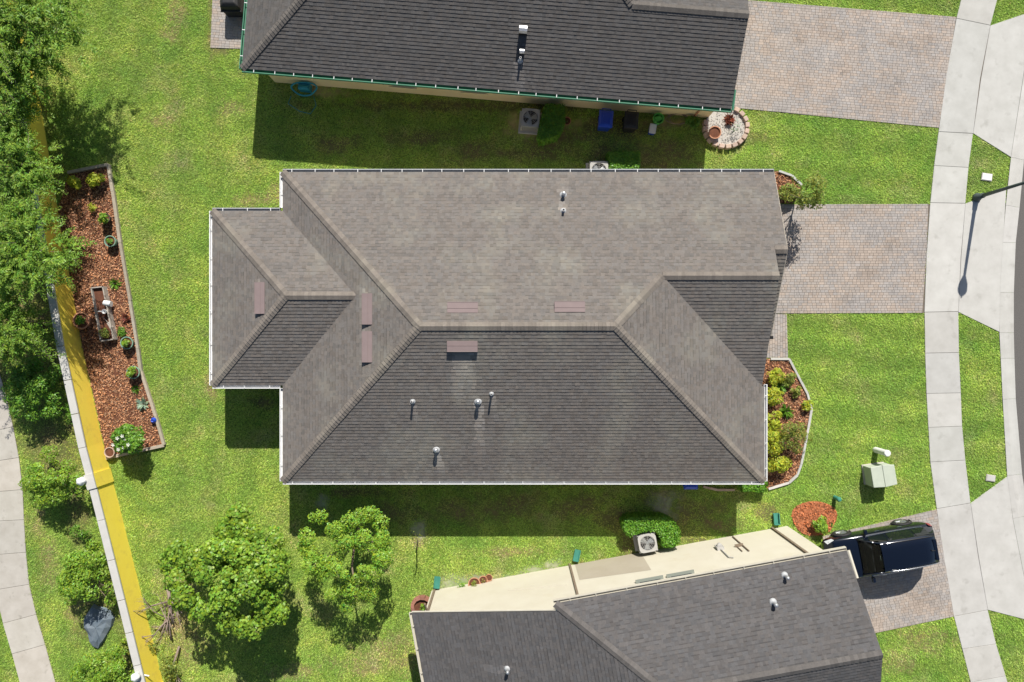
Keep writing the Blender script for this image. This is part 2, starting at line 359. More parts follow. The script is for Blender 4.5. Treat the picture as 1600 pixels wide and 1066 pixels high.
def paving(name, pl, ang, seed):
    pl = ccw([Vector((p[0], p[1])) for p in pl]); EX.append(pl)
    m = MB(); m.prism(pl, -.02, .006); base = m.build(name, M_sandj, kind='structure')
    ca, sa = math.cos(ang), math.sin(ang); rs = random.Random(seed)
    loc = [Vector((p.x * ca + p.y * sa, -p.x * sa + p.y * ca)) for p in pl]
    x0 = min(p.x for p in loc); x1 = max(p.x for p in loc); y0 = min(p.y for p in loc); y1 = max(p.y for p in loc)
    m = MB(); ph = .118; r = 0; y = y0
    while y < y1:
        x = x0 - rs.uniform(0, .2)
        while x < x1:
            w = rs.choice([.115, .175, .175, .235]); g = .005
            q = [Vector((x + g, y + g)), Vector((x + w - g, y + g)), Vector((x + w - g, y + ph - g)), Vector((x + g, y + ph - g))]
            c = Vector((x + w / 2, y + ph / 2)); x += w
            wc = Vector((c.x * ca - c.y * sa, c.x * sa + c.y * ca))
            q2 = clip(q, loc)
            if len(q2) < 3: continue
            k = noise.noise(Vector((wc.x * .9, wc.y * .9, seed))) + rs.uniform(-.45, .45); k2 = noise.noise(Vector((wc.x * .45, wc.y * .45, seed + 9)))
            v = rs.uniform(.90, 1.09) * (1 + .06 * k2)
            for sx_, sy_, sr_ in STW:
                dd_ = math.hypot(wc.x - sx_, wc.y - sy_)
                if dd_ < sr_ * 1.6: v *= 1 - .30 * rs.random() * (1 - dd_ / (sr_ * 1.6))
            if k > .25: t = (v * .935, v * .965, v * 1.0)
            elif k < -.26: t = (v * 1.06, v * .99, v * .925)
            else: t = (v * 1.0, v * .985, v * .97)
            z = .026 + rs.uniform(-.0025, .0025)
            m.prism([(p.x * ca - p.y * sa, p.x * sa + p.y * ca) for p in q2], .004, z, t=t)
        y += ph; r += 1
    m.build('pavers', M_paver, base, kind='stuff'); return base
nb0 = poly([(1090, 0), (1200, 4), (1494, 28), (1466, 204), (1200, 175), (1090, 168)])
paving('driveway_north', [P(1060, -8).to_2d(), P(1494, 27).to_2d(), P(1480, 115).to_2d(), P(1467, 200).to_2d(), P(1060, 160).to_2d()], R(-4.7), 3)
paving('driveway_centre', [P(1150, 320).to_2d(), P(1453, 319).to_2d(), P(1447, 400).to_2d(), P(1444, 489).to_2d(), P(1150, 490).to_2d()], 0, 4)
paving('entry_path', [P(1160, 491).to_2d(), P(1229, 491).to_2d(), P(1231, 559).to_2d(), P(1160, 559).to_2d()], R(90), 5)
paving('driveway_south', [P(1285, 838).to_2d(), P(1463, 796).to_2d(), P(1476, 876).to_2d(), P(1490, 963).to_2d(), P(1300, 1003).to_2d()], R(10.3), 6)
paving('patio', [P(335, -60).to_2d(), P(430, -60).to_2d(), P(430, 78).to_2d(), P(329, 75).to_2d()], R(-4.7), 8)

# ------------------------------------------------------------------ houses
EV = 2.6; PT = .4167
class House:
    def __init__(s, name, label, org, ang, mir, sh, loc): s.o = Vector(org); s.e = Vector((math.cos(ang), math.sin(ang), 0)); s.n = Vector((-math.sin(ang), math.cos(ang), 0)) * mir; s.root = thing(name, label, 'house', loc); s.sh = sh; s.deck = MB(); s.tabs = MB(); s.caps = []; s.streak = []
    def W(s, a, b, z): p = s.o + s.e * a + s.n * b; return Vector((p.x, p.y, z))
    def plane(s, pts, e=.142, seed=0):
        pts = [Vector(p) for p in pts]
        n = Vector((0, 0, 0))
        for a, b in zip(pts, pts[1:] + pts[:1]): n += Vector(((a.y - b.y) * (a.z + b.z), (a.z - b.z) * (a.x + b.x), (a.x - b.x) * (a.y + b.y)))
        n.normalize()
        if n.z < 0: n = -n; pts = pts[::-1]
        up = (Vector((0, 0, 1)) - n * n.z).normalized(); u = up.cross(n).normalized(); o = min(pts, key=lambda p: p.dot(up)); ob = o.dot(up); on = o.dot(n)
        # solid decking under the shingles
        k = len(pts); off = n * .012; low = Vector((0, 0, -.15))
        s.deck.mesh([p - off for p in pts] + [p - off + low for p in pts], [tuple(range(k)), tuple(range(2 * k - 1, k - 1, -1))] + [(i, k + i, k + (i + 1) % k, (i + 1) % k) for i in range(k)])
        pl = ccw([Vector((p.dot(u), p.dot(up) - ob)) for p in pts]); vmax = max(p.y for p in pl)
        edges = [(pl[i], pl[(i + 1) % k] - pl[i]) for i in range(k)]
        r = 0
        while r * e < vmax - .01:
            v0 = r * e; v1 = min(v0 + e, vmax)
            row = clip([Vector((-60, v0)), Vector((60, v0)), Vector((60, v1)), Vector((-60, v1))], pl)
            if len(row) >= 3:
                ua = min(p.x for p in row); ub = max(p.x for p in row); rs = random.Random(r * 131 + 17); x = -40 + rs.uniform(0, .5)
                rowk = rs.uniform(.96, 1.04)
                while x < ub:
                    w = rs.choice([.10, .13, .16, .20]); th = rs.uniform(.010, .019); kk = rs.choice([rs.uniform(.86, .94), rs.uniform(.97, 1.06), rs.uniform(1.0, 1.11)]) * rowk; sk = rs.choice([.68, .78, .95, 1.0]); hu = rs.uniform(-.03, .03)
                    if x + w > ua:
                        q = [Vector((x, v0)), Vector((x + w, v0)), Vector((x + w, v1)), Vector((x, v1))]
                        ins = all(ed.x * (p.y - a.y) - ed.y * (p.x - a.x) >= -1e-6 for a, ed in edges for p in q)
                        q2 = q if ins else clip(q, pl)
                        if len(q2) >= 3:
                            P3 = lambda p, h: u * p.x + up * (p.y + ob) + n * (on + h)
                            c = P3(Vector((x + w / 2, v0)), 0)
                            for (sx, sy, sw_, sl, dx, dy, am) in s.streak:
                                d = Vector((c.x - sx, c.y - sy)); al = d.x * dx + d.y * dy; ac = abs(d.x * dy - d.y * dx)
                                if 0 < al < sl and ac < (sw_ * 1.2 + .03) * (1 + al / sl * .6): kk *= 1 + 1.5 * am * (1 - al / sl)
                            t = (kk * (1 + hu), kk, kk * (1 - hu))
                            hz = lambda p: P3(p, th * (1 - (p.y - v0) / e) + .002)
                            if ins:
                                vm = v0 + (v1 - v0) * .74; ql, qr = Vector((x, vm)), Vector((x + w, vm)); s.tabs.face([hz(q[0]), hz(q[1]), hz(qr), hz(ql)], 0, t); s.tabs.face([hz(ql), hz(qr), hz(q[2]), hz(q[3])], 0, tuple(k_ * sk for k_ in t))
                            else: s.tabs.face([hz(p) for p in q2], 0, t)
                            lowp = [p for p in q2 if abs(p.y - v0) < 1e-5]
                            if len(lowp) >= 2:
                                lowp.sort(key=lambda p: p.x); a, b = lowp[0], lowp[-1]
                                s.tabs.face([P3(a, -.008), P3(b, -.008), P3(b, th + .002), P3(a, th + .002)], 0, t)
                    x += w
            r += 1
    def cap(s, p0, p1, drop, wid=.16):
        p0, p1 = Vector(p0), Vector(p1); d = p1 - p0; Ln = d.length; d.normalize(); sd_ = d.cross(Vector((0, 0, 1))).normalized(); up = sd_.cross(d); m = MB(); x = 0; rs = random.Random(int(Ln * 1000))
        while x < Ln:
            a = p0 + d * x; b = p0 + d * min(x + .16, Ln); h0 = .046 + rs.uniform(0, .008); h1 = .026; k = rs.uniform(.98, 1.28); t = (k * 1.03, k, k * .95)
            A, B = a + up * h0, b + up * h1
            for sg in (-1, 1):
                o = sd_ * wid * sg - Vector((0, 0, wid * drop)); m.face([A, B, B + o, A + o] if sg > 0 else [B, A, A + o, B + o], 0, t)
                m.face([A, A + o, A + o - up * .03, A - up * .03], 0, t); m.face([A + o, B + o, B + o - up * .03, A + o - up * .03], 0, t)
            x += .145
        o_ = m.build('ridge_cap', s.sh, s.root, kind='stuff')
    def done(s, deckmat=M_deck):
        d = s.deck.build('roof', deckmat, s.root)
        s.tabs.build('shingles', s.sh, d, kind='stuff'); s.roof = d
    def gutter(s, p0, p1, out, m, z=0, step=.86, hm=M_white):
        p0, p1 = Vector(p0), Vector(p1); d = (p1 - p0).normalized(); L = (p1 - p0).length; out = Vector(out).normalized(); c = (p0 + p1) / 2; up = Vector((0, 0, 1)); zo = -.03
        b = MB(); ax = (d, out, up)
        b.box(c + out * .01 + up * (zo - .05), (L, .012, .11), axes=ax); b.box(c + out * .07 + up * (zo - .1), (L, .11, .012), axes=ax)
        b.box(c + out * .128 + up * (zo - .045), (L, .014, .12), axes=ax); b.box(c + out * .118 + up * (zo + .019), (L, .036, .010), axes=ax)
        for e in (p0 - d * .006, p1 + d * .006): b.box(e + out * .07 + up * (zo - .045), (.012, .134, .11), axes=ax)
        g = b.build('gutter', m, s.root)
        hb = MB(); hb.box(c + out * .06 + up * (zo + .031), (.028, .13, .012), axes=ax); me = None
        n = max(1, int(L / step)); w0 = None
        for i in range(n):
            off = d * ((i + .5) * L / n - L / 2 + rnd(-.1, .1))
            if me is None: h = hb.build('gutter_hanger', hm, g); me = h.data; h.location = off
            else:
                h = bpy.data.objects.new('gutter_hanger', me); COL.objects.link(h); h.parent = g; h.location = off
        return g
    def onplane(s, px, py, zf):                # pixel ray meets roof surface z = zf(x, y)
        z = 3.
        for _ in range(30): p = P(px, py, z); z = .5 * z + .5 * zf(p.x, p.y)
        return P(px, py, z)
    def wall(s, pl, z1, m, z0=-.05):
        b = MB(); b.prism(pl, z0, z1); EX.append([Vector((p[0], p[1])) for p in pl]); return b.build('wall', m, s.root)
def pipe_vent(h, p, r, hgt, m, hood=False):
    b = MB(); p = Vector(p)
    b.lathe([(r * 2.6, -.03), (r * 2.4, .025), (r * 1.25, .07), (r * 1.2, .09)], p, 12, 0)
    b.tube([p - Vector((0, 0, .08)), p + Vector((0, 0, hgt))], r, 12, 1)
    b.lathe([(r * .8, hgt + .001), (r * .8, hgt - .02)], p, 12, 2)
    if hood: b.lathe([(r * 1.35, hgt - .06), (r * 1.4, hgt + .02), (r * 1.0, hgt + .05), (.01, hgt + .07)], p, 14, 1)
    b.build('vent_pipe', [M_lead, m, M_dark], h.root, smooth=False)

# ---- main house in the middle
MH = House('house', 'large brown grey hip roofed house filling the middle of the picture', (0, 0, 0), 0, 1, M_shM, (0.5, .6, 0))
XW, XE, YN, YS, RY, RZ = -9.43, 10.38, 6.95, -5.77, .55, 5.27; XG, XB = 10.28, 10.78
zN = lambda y: EV + (YN - y) * PT
zMN = lambda x, y: EV + (YN - y) * PT
zMS = lambda x, y: EV + (y - YS) * (RZ - EV) / (RY - YS)
zMW = lambda x, y: EV + (x - XW) * (RZ - EV) / (-3.45 - XW)
zWW = lambda x, y: EV + (x + 12.33) * (4.09 - EV) / (3.51)
for (px, py, zf, dx, dy, w, l, am) in ((645, 630, zMS, 0.2, -1, .05, .9, .4), (747, 628, zMS, 0.03, -1, .10, 2.6, .5), (768, 618, zMS, .1, -1, .05, .7, .4), (682, 705, zMS, .12, -1, .08, 1.2, .55), (722, 545, zMS, 0.03, -1, .26, 2.4, .34),
                                       (880, 305, zMN, 0, 1, .1, .9, .2), (880, 332, zMN, 0, 1, .08, .8, .3), (408, 465, zWW, -1, 0, .45, .5, .35), (575, 482, zMW, -1, 0, .45, .5, .4), (575, 541, zMW, -1, 0, .4, .5, .35)):
    p = MH.onplane(px, py, zf); q = Vector((dx, dy)).normalized(); MH.streak.append((p.x, p.y, w, l, q.x, q.y, am))
R0, R1 = Vector((-3.45, RY, RZ)), Vector((3.86, RY, RZ)); GR = Vector((5.78, 2.51, 4.45)); GE = Vector((XG, 2.51, 4.45))
MH.plane([(XW, YN, EV), (5.78, YN, EV), GR, (3.86, RY, zN(RY)), (-3.45, RY, zN(RY))])
MH.plane([(5.78, YN, EV), (XG, YN, EV), GE, GR]); MH.plane([(XG, YN, EV), (XB, YN, EV), (XB, 3.58, zN(3.58)), (XG, 3.58, zN(3.58))])
MH.plane([(XG, .21, EV), (XB - .12, .21, EV), (XB, 3.58, zN(3.58)), (XG, 3.58, zN(3.58))])
MH.plane([GR, GE, (XG, -1.84, 2.64)]); MH.plane([R1, GR, (XE, -1.93, EV), (XE, YS, EV)])
MH.plane([(XW, YS, EV), (XE, YS, EV), R1, R0])
WR0, WR1 = V_((-8.82, 1.77, 4.09)), V_((-6.09, 1.77, 4.09))
MH.plane([(XW, YN, EV), (XW, 5.35, EV), WR1, R0]); MH.plane([(XW, -1.82, EV), WR1, R0, (XW, YS, EV)])
MH.plane([(-12.33, 5.35, EV), WR0, WR1, (XW, 5.35, EV)]); MH.plane([(-12.33, -1.82, EV), WR0, WR1, (XW, -1.82, EV)]); MH.plane([(-12.33, 5.35, EV), (-12.33, -1.82, EV), WR0])
MH.done()
for a, b, d in ((R0, R1, .41), (V_((XW, YN, EV)), R0, .30), (V_((XW, YS, EV)), R0, .30), (V_((XE, YS, EV)), R1, .30), (GR, R1, .30), (GE, GR, .41), (WR0, WR1, .41), (V_((-12.33, 5.35, EV)), WR0, .3), (V_((-12.33, -1.82, EV)), WR0, .3), (V_((XB, 3.58, zN(3.58))), V_((XG, 3.58, zN(3.58))), .4)): MH.cap(a, b, d)
MH.wall([(-9.0, 6.5), (10.2, 6.5), (10.2, .6), (9.9, .6), (9.9, -5.35), (-9.0, -5.35)], EV - .06, M_wallM)
MH.wall([(-9.05, 4.9), (-9.05, -1.4), (-11.6, -1.4), (-11.6, 4.9)], EV - .06, M_wallM)
b = MB(); b.face([(10.2, 6.5, EV - .1), (10.2, .6, EV - .1), (10.2, 2.51, 4.2)]); b.face([(10.5, 6.3, EV - .1), (10.5, .6, EV - .1), (10.5, 3.58, 3.75)]); b.build('gable_wall', M_wallM, MH.root)
b = MB(); b.prism([(XW + .02, YN - .02), (XE - .05, YN - .02), (XE - .05, YS + .02), (XW + .02, YS + .02)], EV - .19, EV - .165, bottom=True); b.prism([(-12.31, 5.33), (-9.45, 5.33), (-9.45, -1.8), (-12.31, -1.8)], EV - .19, EV - .165, bottom=True); b.build('soffit', M_white, MH.root)
b = MB()                                        # white barge board under the front gable
b.tube([(XB + .012, YN, EV - .06), (XB + .012, 3.58, zN(3.58) - .06), (XB - .1, .21, EV - .06)], .03, 6); b.build('barge_board', M_wallM, MH.root)
MH.gutter((XW, YN, EV), (XB, YN + .0, EV), (0, 1, 0), M_lead, hm=M_white); MH.gutter((XW, YS, EV), (XE, YS, EV), (0, -1, 0), M_white)
MH.gutter((XE, YS, EV), (XE, -1.8, EV), (1, 0, 0), M_white); MH.gutter((-12.33, -1.82, EV), (XW - .14, -1.82, EV), (0, -1, 0), M_white)
MH.gutter((-12.33, 5.35, EV), (XW - .14, 5.35, EV), (0, 1, 0), M_lead); MH.gutter((-12.33, -1.82, EV), (-12.33, 5.35, EV), (-1, 0, 0), M_white, step=1.1)
MH.gutter((XW, 5.5, EV), (XW, YN, EV), (-1, 0, 0), M_white); MH.gutter((XW, YS, EV), (XW, -1.96, EV), (-1, 0, 0), M_white, step=1.)
b = MB(); b.box((XB - .18, .14, EV - .03), (.3, .13, .1)); b.build('gutter_end', M_dark, MH.root)
for (x, y) in ((9.98, -5.42), (-9.08, -5.42)):  # downspouts
    b = MB(); b.tube([(x, YS - .06, EV - .12), (x, y - .03, EV - .45), (x, y - .03, .1), (x, y - .25, .05)], .04, 6); b.build('downspout', M_white, MH.root)
for (px, py, zf, up, along) in ((408, 466, zWW, (1, 0), 1.25), (575.5, 483, zMW, (1, 0), 1.2), (575.5, 542, zMW, (1, 0), 1.2), (723, 482, zMN, (0, -1), 1.15), (890, 481, zMN, (0, -1), 1.15), (722.5, 540, zMS, (0, 1), 1.15)):
    p = MH.onplane(px, py, zf); u = Vector((up[0], up[1], 0)); sl = .43 if up[1] == 0 else .4167; v = (u + Vector((0, 0, sl))).normalized(); s_ = Vector((-u.y, u.x, 0)); n = s_.cross(v); n = n if n.z > 0 else -n
    b = MB(); l = along / 2
    A = [p + v * .19 + s_ * l + n * .03, p + v * .19 - s_ * l + n * .03, p - v * .19 - s_ * l + n * .15, p - v * .19 + s_ * l + n * .15]
    base = [q - n * (.05 if i < 2 else .17) for i, q in enumerate(A)]
    b.face(A, 0); b.face([A[0], A[3], base[3], base[0]], 0); b.face([A[1], A[2], base[2], base[1]], 0); b.face([A[0], A[1], base[1], base[0]], 0)
    i3 = [A[2] + v * .015 - n * .01, A[3] + v * .015 - n * .01, base[3] + v * .015, base[2] + v * .015]; b.face(i3, 1)
    b.tube([A[2], A[3]], .012, 6, 0); b.tube([p + v * .03 + s_ * l + n * .085, p + v * .03 - s_ * l + n * .085], .008, 5, 0)
    b.build('roof_vent', [M_vent, M_dark], MH.root)
for (px, py, zf, r, h, hd) in ((880, 305, zMN, (.06), .3, True), (880, 330, zMN, .05, .28, False), (645, 627, zMS, .045, .35, False), (747, 627, zMS, .06, .28, True), (768, 615, zMS, .04, .4, False), (682, 702, zMS, .06, .28, True)):
    pipe_vent(MH, MH.onplane(px, py, zf), r, h, M_galv if hd else M_white, hd)

# ---- house at the top
NH = House('house', 'charcoal roofed house with green gutters and yellow stucco wall at top edge', (-11.11, 11.22, 0), R(-4.7), 1, M_shN, (-1, 17, 0))
w = NH.W; zp = lambda b: EV + b * PT
zNS = lambda x, y: EV + (Vector((x, y, 0)) - NH.o).dot(NH.n) * PT
p = NH.onplane(812, 100, zNS); NH.streak.append((p.x, p.y, .13, 2.2, -NH.n.x, -NH.n.y, .35))
NH.plane([w(0, 0, EV), w(15.6, 0, EV), w(15.6, 3.25, zp(3.25)), w(12.55, 6.3, zp(6.3)), w(6.3, 6.3, zp(6.3))]); NH.plane([w(15.6, 0, EV), w(20.2, 0, EV), w(20.2, 3.25, zp(3.25)), w(15.6, 3.25, zp(3.25))])
NH.plane([w(15.6, 3.25, zp(3.25)), w(20.2, 3.25, zp(3.25)), w(20.2, 6.5, EV), w(18.85, 6.5, EV)]); NH.plane([w(12.55, 6.3, zp(6.3)), w(15.6, 3.25, zp(3.25)), w(18.85, 6.5, EV), w(18.85, 12.6, EV)])
NH.plane([w(0, 12.6, EV), w(18.85, 12.6, EV), w(12.55, 6.3, zp(6.3)), w(6.3, 6.3, zp(6.3))]); NH.plane([w(0, 0, EV), w(0, 12.6, EV), w(6.3, 6.3, zp(6.3))])
NH.done()
for a, b, d in ((w(0, 0, EV), w(6.3, 6.3, zp(6.3)), .3), (w(6.3, 6.3, zp(6.3)), w(12.55, 6.3, zp(6.3)), .41), (w(15.6, 3.25, zp(3.25)), w(12.55, 6.3, zp(6.3)), .3), (w(20.2, 3.25, zp(3.25)), w(15.6, 3.25, zp(3.25)), .41), (w(0, 12.6, EV), w(6.3, 6.3, zp(6.3)), .3), (w(18.85, 12.6, EV), w(12.55, 6.3, zp(6.3)), .3)): NH.cap(a, b, d)
NH.wall([w(.42, .45, 0).to_2d(), w(19.95, .45, 0).to_2d(), w(19.95, 6.1, 0).to_2d(), w(18.45, 6.1, 0).to_2d(), w(18.45, 12.1, 0).to_2d(), w(.42, 12.1, 0).to_2d()], EV - .05, M_wallN)
b = MB(); b.face([w(19.95, .45, EV - .1), w(19.95, 6.1, EV - .1), w(19.95, 3.25, zp(3.25) - .2)]); b.build('gable_wall', M_wallN, NH.root)
b = MB(); b.prism([w(.02, .02, 0), w(18.8, .02, 0), w(18.8, 12.58, 0), w(.02, 12.58, 0)], EV - .19, EV - .165, bottom=True); b.prism([w(18.82, .02, 0), w(20.15, .02, 0), w(20.15, 6.4, 0), w(18.82, 6.4, 0)], EV - .19, EV - .165, bottom=True); b.build('soffit', M_wallN, NH.root)
NH.gutter(w(0, 0, EV), w(20.2, 0, EV), -NH.n, M_green, step=.82); NH.gutter(w(0, 0, EV), w(0, 12.6, EV), -NH.e, M_green, step=1.)
b = MB(); b.tube([w(20.28, -.05, EV - .05), w(20.26, .75, EV + .1)], .06, 6); b.build('gutter_return', M_green, NH.root)
b = MB(); b.tube([w(19.3, -.07, EV - .14), w(19.3, .40, EV - .5), w(19.3, .40, .1), w(19.3, .2, .05)], .045, 6); b.build('downspout', M_terra, NH.root)
for a, wd, z0, z1 in ((6.35, 1.0, .95, 2.1), (9.45, 1.0, 1.0, 1.55)):     # side windows
    b = MB(); b.box(w(a, .43, (z0 + z1) / 2), (wd, .06, z1 - z0), R(-4.7)); f = b.build('window', M_frame, NH.root)
    b = MB(); b.box(w(a, .405, (z0 + z1) / 2), (wd - .14, .03, z1 - z0 - .14), R(-4.7)); b.build('pane', M_glassw, f)
    b = MB(); b.box(w(a, .40, z0 - .04), (wd + .2, .14, .07), R(-4.7)); b.build('sill', M_wallN, f)
for px, py, sc in ((818, 44, 1.), (816, 79, .6)):                       # goose neck vents
    p = NH.onplane(px, py, zNS); d = -NH.n; b = MB(); s_ = NH.e
    pr = [(.0, -.1), (.0, .22), (.05, .32), (.16, .36), (.27, .33), (.31, .2)]
    L = [p + d * a * sc + V_((0, 0, z * sc)) + s_ * .16 * sc for a, z in pr]; Rr = [q - s_ * .32 * sc for q in L]
    for i in range(len(pr) - 1): b.face([L[i], L[i + 1], Rr[i + 1], Rr[i]], 0)
    b.face(L + [p + d * .31 * sc + s_ * .16 * sc - V_((0, 0, .1))], 0); b.face([p + d * .31 * sc - s_ * .16 * sc - V_((0, 0, .1))] + Rr[::-1], 0)
    b.face([L[-1], Rr[-1], Rr[-1] - V_((0, 0, .12 * sc)), L[-1] - V_((0, 0, .12 * sc))], 1)
    b.build('goose_neck_vent', [M_galv, M_dark], NH.root, smooth=False)
pipe_vent(NH, NH.onplane(813, 95, zNS), .045, .32, M_white)

# ---- two storey house at the bottom with the long low western slope
A3 = R(10.3)
SH = House('house', 'two storey cream walled house with slate grey roof at bottom edge', (1.62, -9.81, 0), A3, -1, M_shS, (6.5, -13, 0))
w = SH.W; EZ = 5.2; zc = lambda c: EZ + c * PT
zSN = lambda x, y: EZ + (Vector((x, y, 0)) - SH.o).dot(SH.n) * PT
zSW = lambda x, y: EZ + (Vector((x, y, 0)) - SH.o).dot(SH.e) * PT
p = SH.onplane(790, 1046, zSW); SH.streak.append((p.x, p.y, .07, 1.1, -SH.e.x, -SH.e.y, .4))
SH.plane([w(0, 0, EZ), w(11.06, 0, EZ), w(11.06, 3.3, zc(3.3)), w(3.3, 3.3, zc(3.3))]); SH.plane([w(0, 6.6, EZ), w(11.06, 6.6, EZ), w(11.06, 3.3, zc(3.3)), w(3.3, 3.3, zc(3.3))])
SH.plane([w(-5.85, .28, zc(-5.85)), w(.28, .28, zc(.28)), w(3.3, 3.3, zc(3.3)), w(.28, 6.32, zc(.28)), w(-5.85, 6.32, zc(-5.85))])
SH.done()
SH.cap(w(0, 0, EZ), w(3.3, 3.3, zc(3.3)), .3, .15); SH.cap(w(11.06, 3.3, zc(3.3)), w(3.3, 3.3, zc(3.3)), .41, .15); SH.cap(w(0, 6.6, EZ), w(3.3, 3.3, zc(3.3)), .3, .15)
# walls: two storey block and the sloping-topped west wing
b = MB(); pl = [w(-5.4, .45, 0).to_2d(), w(10.85, .45, 0).to_2d(), w(10.85, 6.15, 0).to_2d(), w(-5.4, 6.15, 0).to_2d()]; EX.append(pl)
fa = [w(-5.4, .45, -.05), w(10.85, .45, -.05), w(10.85, .45, EZ - .05), w(.2, .45, EZ - .1), w(-5.4, .45, zc(-5.4) - .14)]; fb = [w(-5.4, 6.15, -.05), w(10.85, 6.15, -.05), w(10.85, 6.15, EZ - .05), w(.2, 6.15, EZ - .1), w(-5.4, 6.15, zc(-5.4) - .14)]
b.face(fa); b.face(fb[::-1]); b.face([fa[0], fb[0], fb[4], fa[4]][::-1]); b.face([fa[1], fb[1], fb[2], w(10.85, 3.3, zc(3.3) - .2), fa[2]]); SWALL = b.build('wall', M_wallS, SH.root)
b = MB(); b.face([w(1.15, .442, .0), w(4.15, .442, .0), w(4.15, .442, 2.35), w(1.15, .442, 2.0)]); b.build('tan_patch', M_patch, SWALL, label='darker tan patch low on the cream wall')  # flat darker tan area low on the cream wall
b = MB(); b.box(w(-5.4 + 2.7, .37, 0), (0, 0, 0)); 
SH.gutter(w(-.05, 0, EZ), w(11.06, 0, EZ), -SH.n, M_beige, step=1.05, hm=M_beige); SH.gutter(w(-5.85, .28, zc(-5.85)), w(-5.85, 6.32, zc(-5.85)), -SH.e, M_beige, step=.95, hm=M_beige)
b = MB(); b.tube([w(11.12, 0, EZ - .02), w(11.12, .95, EZ + .3)], .07, 6); b.build('gutter_return', M_beige, SH.root)
b = MB(); b.tube([w(-5.85, .25, zc(-5.85) - .05), w(.1, .25, EZ + .01)], .035, 6); b.build('barge_board', M_beige, SH.root)
for a, m_ in ((.92, M_bark), (10.15, M_bark), (-5.25, M_bark)):
    zt = min(EZ, zc(a)); b = MB(); b.box(w(a, .40, zt / 2 - .1), (.09, .07, zt - .2), A3); b.tube([w(a, -.04, zt - .12), w(a, .4, zt - .35)], .04, 6); b.build('downspout', m_, SH.root)
for a, wd in ((4.0, .95), (5.25, .95)):
    b = MB(); b.box(w(a - .15, .43, 4.15), (wd, .06, 1.2), A3); f = b.build('window', M_frame, SH.root)
    b = MB(); b.box(w(a - .15, .40, 4.15), (wd - .12, .03, 1.08), A3); b.build('pane', M_glassw, f)
    b = MB(); b.box(w(a - .15, .39, 3.5), (wd + .16, .14, .08), A3); b.build('sill', M_frame, f)
b = MB(); b.box(w(7.35, .38, 1.35), (.3, .14, .42), A3); b.lathe([(.1, 0), (.1, .09), (.02, .1)], w(7.35, .27, 1.35), 12, 0); b.tube([w(7.35, .40, 1.5), w(7.35, .40, 2.6), w(7.5, .40, 2.75)], .025, 6, 0); b.build('meter_box', M_acw, SH.root)
b = MB(); b.box(w(8.15, .39, 1.5), (.35, .12, .06), A3); b.tube([w(8.3, .41, .2), w(8.3, .41, 2.3)], .03, 6); b.tube([w(8.05, .41, 1.4), w(8.05, .41, 2.2)], .02, 6); b.build('conduit', M_bark, SH.root)
b = MB(); b.tube([w(-1.9, .44, 1.75), w(.6, .44, 2.3)], .012, 5); b.build('wall_cable', M_beige, SH.root)
for px, py, zf, r in ((1226, 899, zSN, .05), (1208, 941, zSN, .055), (793, 1045, zSW, .05)): pipe_vent(SH, SH.onplane(px, py, zf), r, .3, M_galv, True)

# ------------------------------------------------------------------ ground sheet and lawn
BED = poly([(108, 272), (172, 258), (179, 300), (191, 380), (206, 470), (218, 545), (223, 580), (246, 650), (259, 696), (168, 717), (128, 535), (90, 330)])
BEDF = poly([(1190, 561), (1232, 561), (1241, 578), (1261, 616), (1267, 640), (1262, 668), (1257, 695), (1251, 725), (1245, 742), (1232, 754), (1200, 764), (1180, 766)])
BEDG = poly([(1195, 268), (1216, 268), (1236, 276), (1251, 290), (1250, 305), (1238, 318), (1195, 318)])
c_ = P(1272, 810); OMU = [Vector((c_.x + 1.0 * math.cos(a) * (1 + .08 * math.sin(3 * a)), c_.y + .82 * math.sin(a) * (1 + .06 * math.cos(2 * a)))) for a in np.linspace(0, 2 * math.pi, 22)[:-1]]
c_ = P(1133, 200); RING = [Vector((c_.x + .95 * math.cos(a), c_.y + .88 * math.sin(a))) for a in np.linspace(0, 2 * math.pi, 20)[:-1]]
c_ = P(660, 946); RINGS = [Vector((c_.x + .42 * math.cos(a), c_.y + .42 * math.sin(a))) for a in np.linspace(0, 2 * math.pi, 14)[:-1]]
WALLP = [(-20, -180), (33, 45), (67, 185), (86, 300), (95, 355), (111, 440), (128, 540), (161, 692), (175, 745), (189, 800), (219, 920), (255, 1066), (263, 1098)]   # foot of the yellow face
for q in (BED, BEDF, BEDG, OMU, RING, RINGS): EX.append(q)
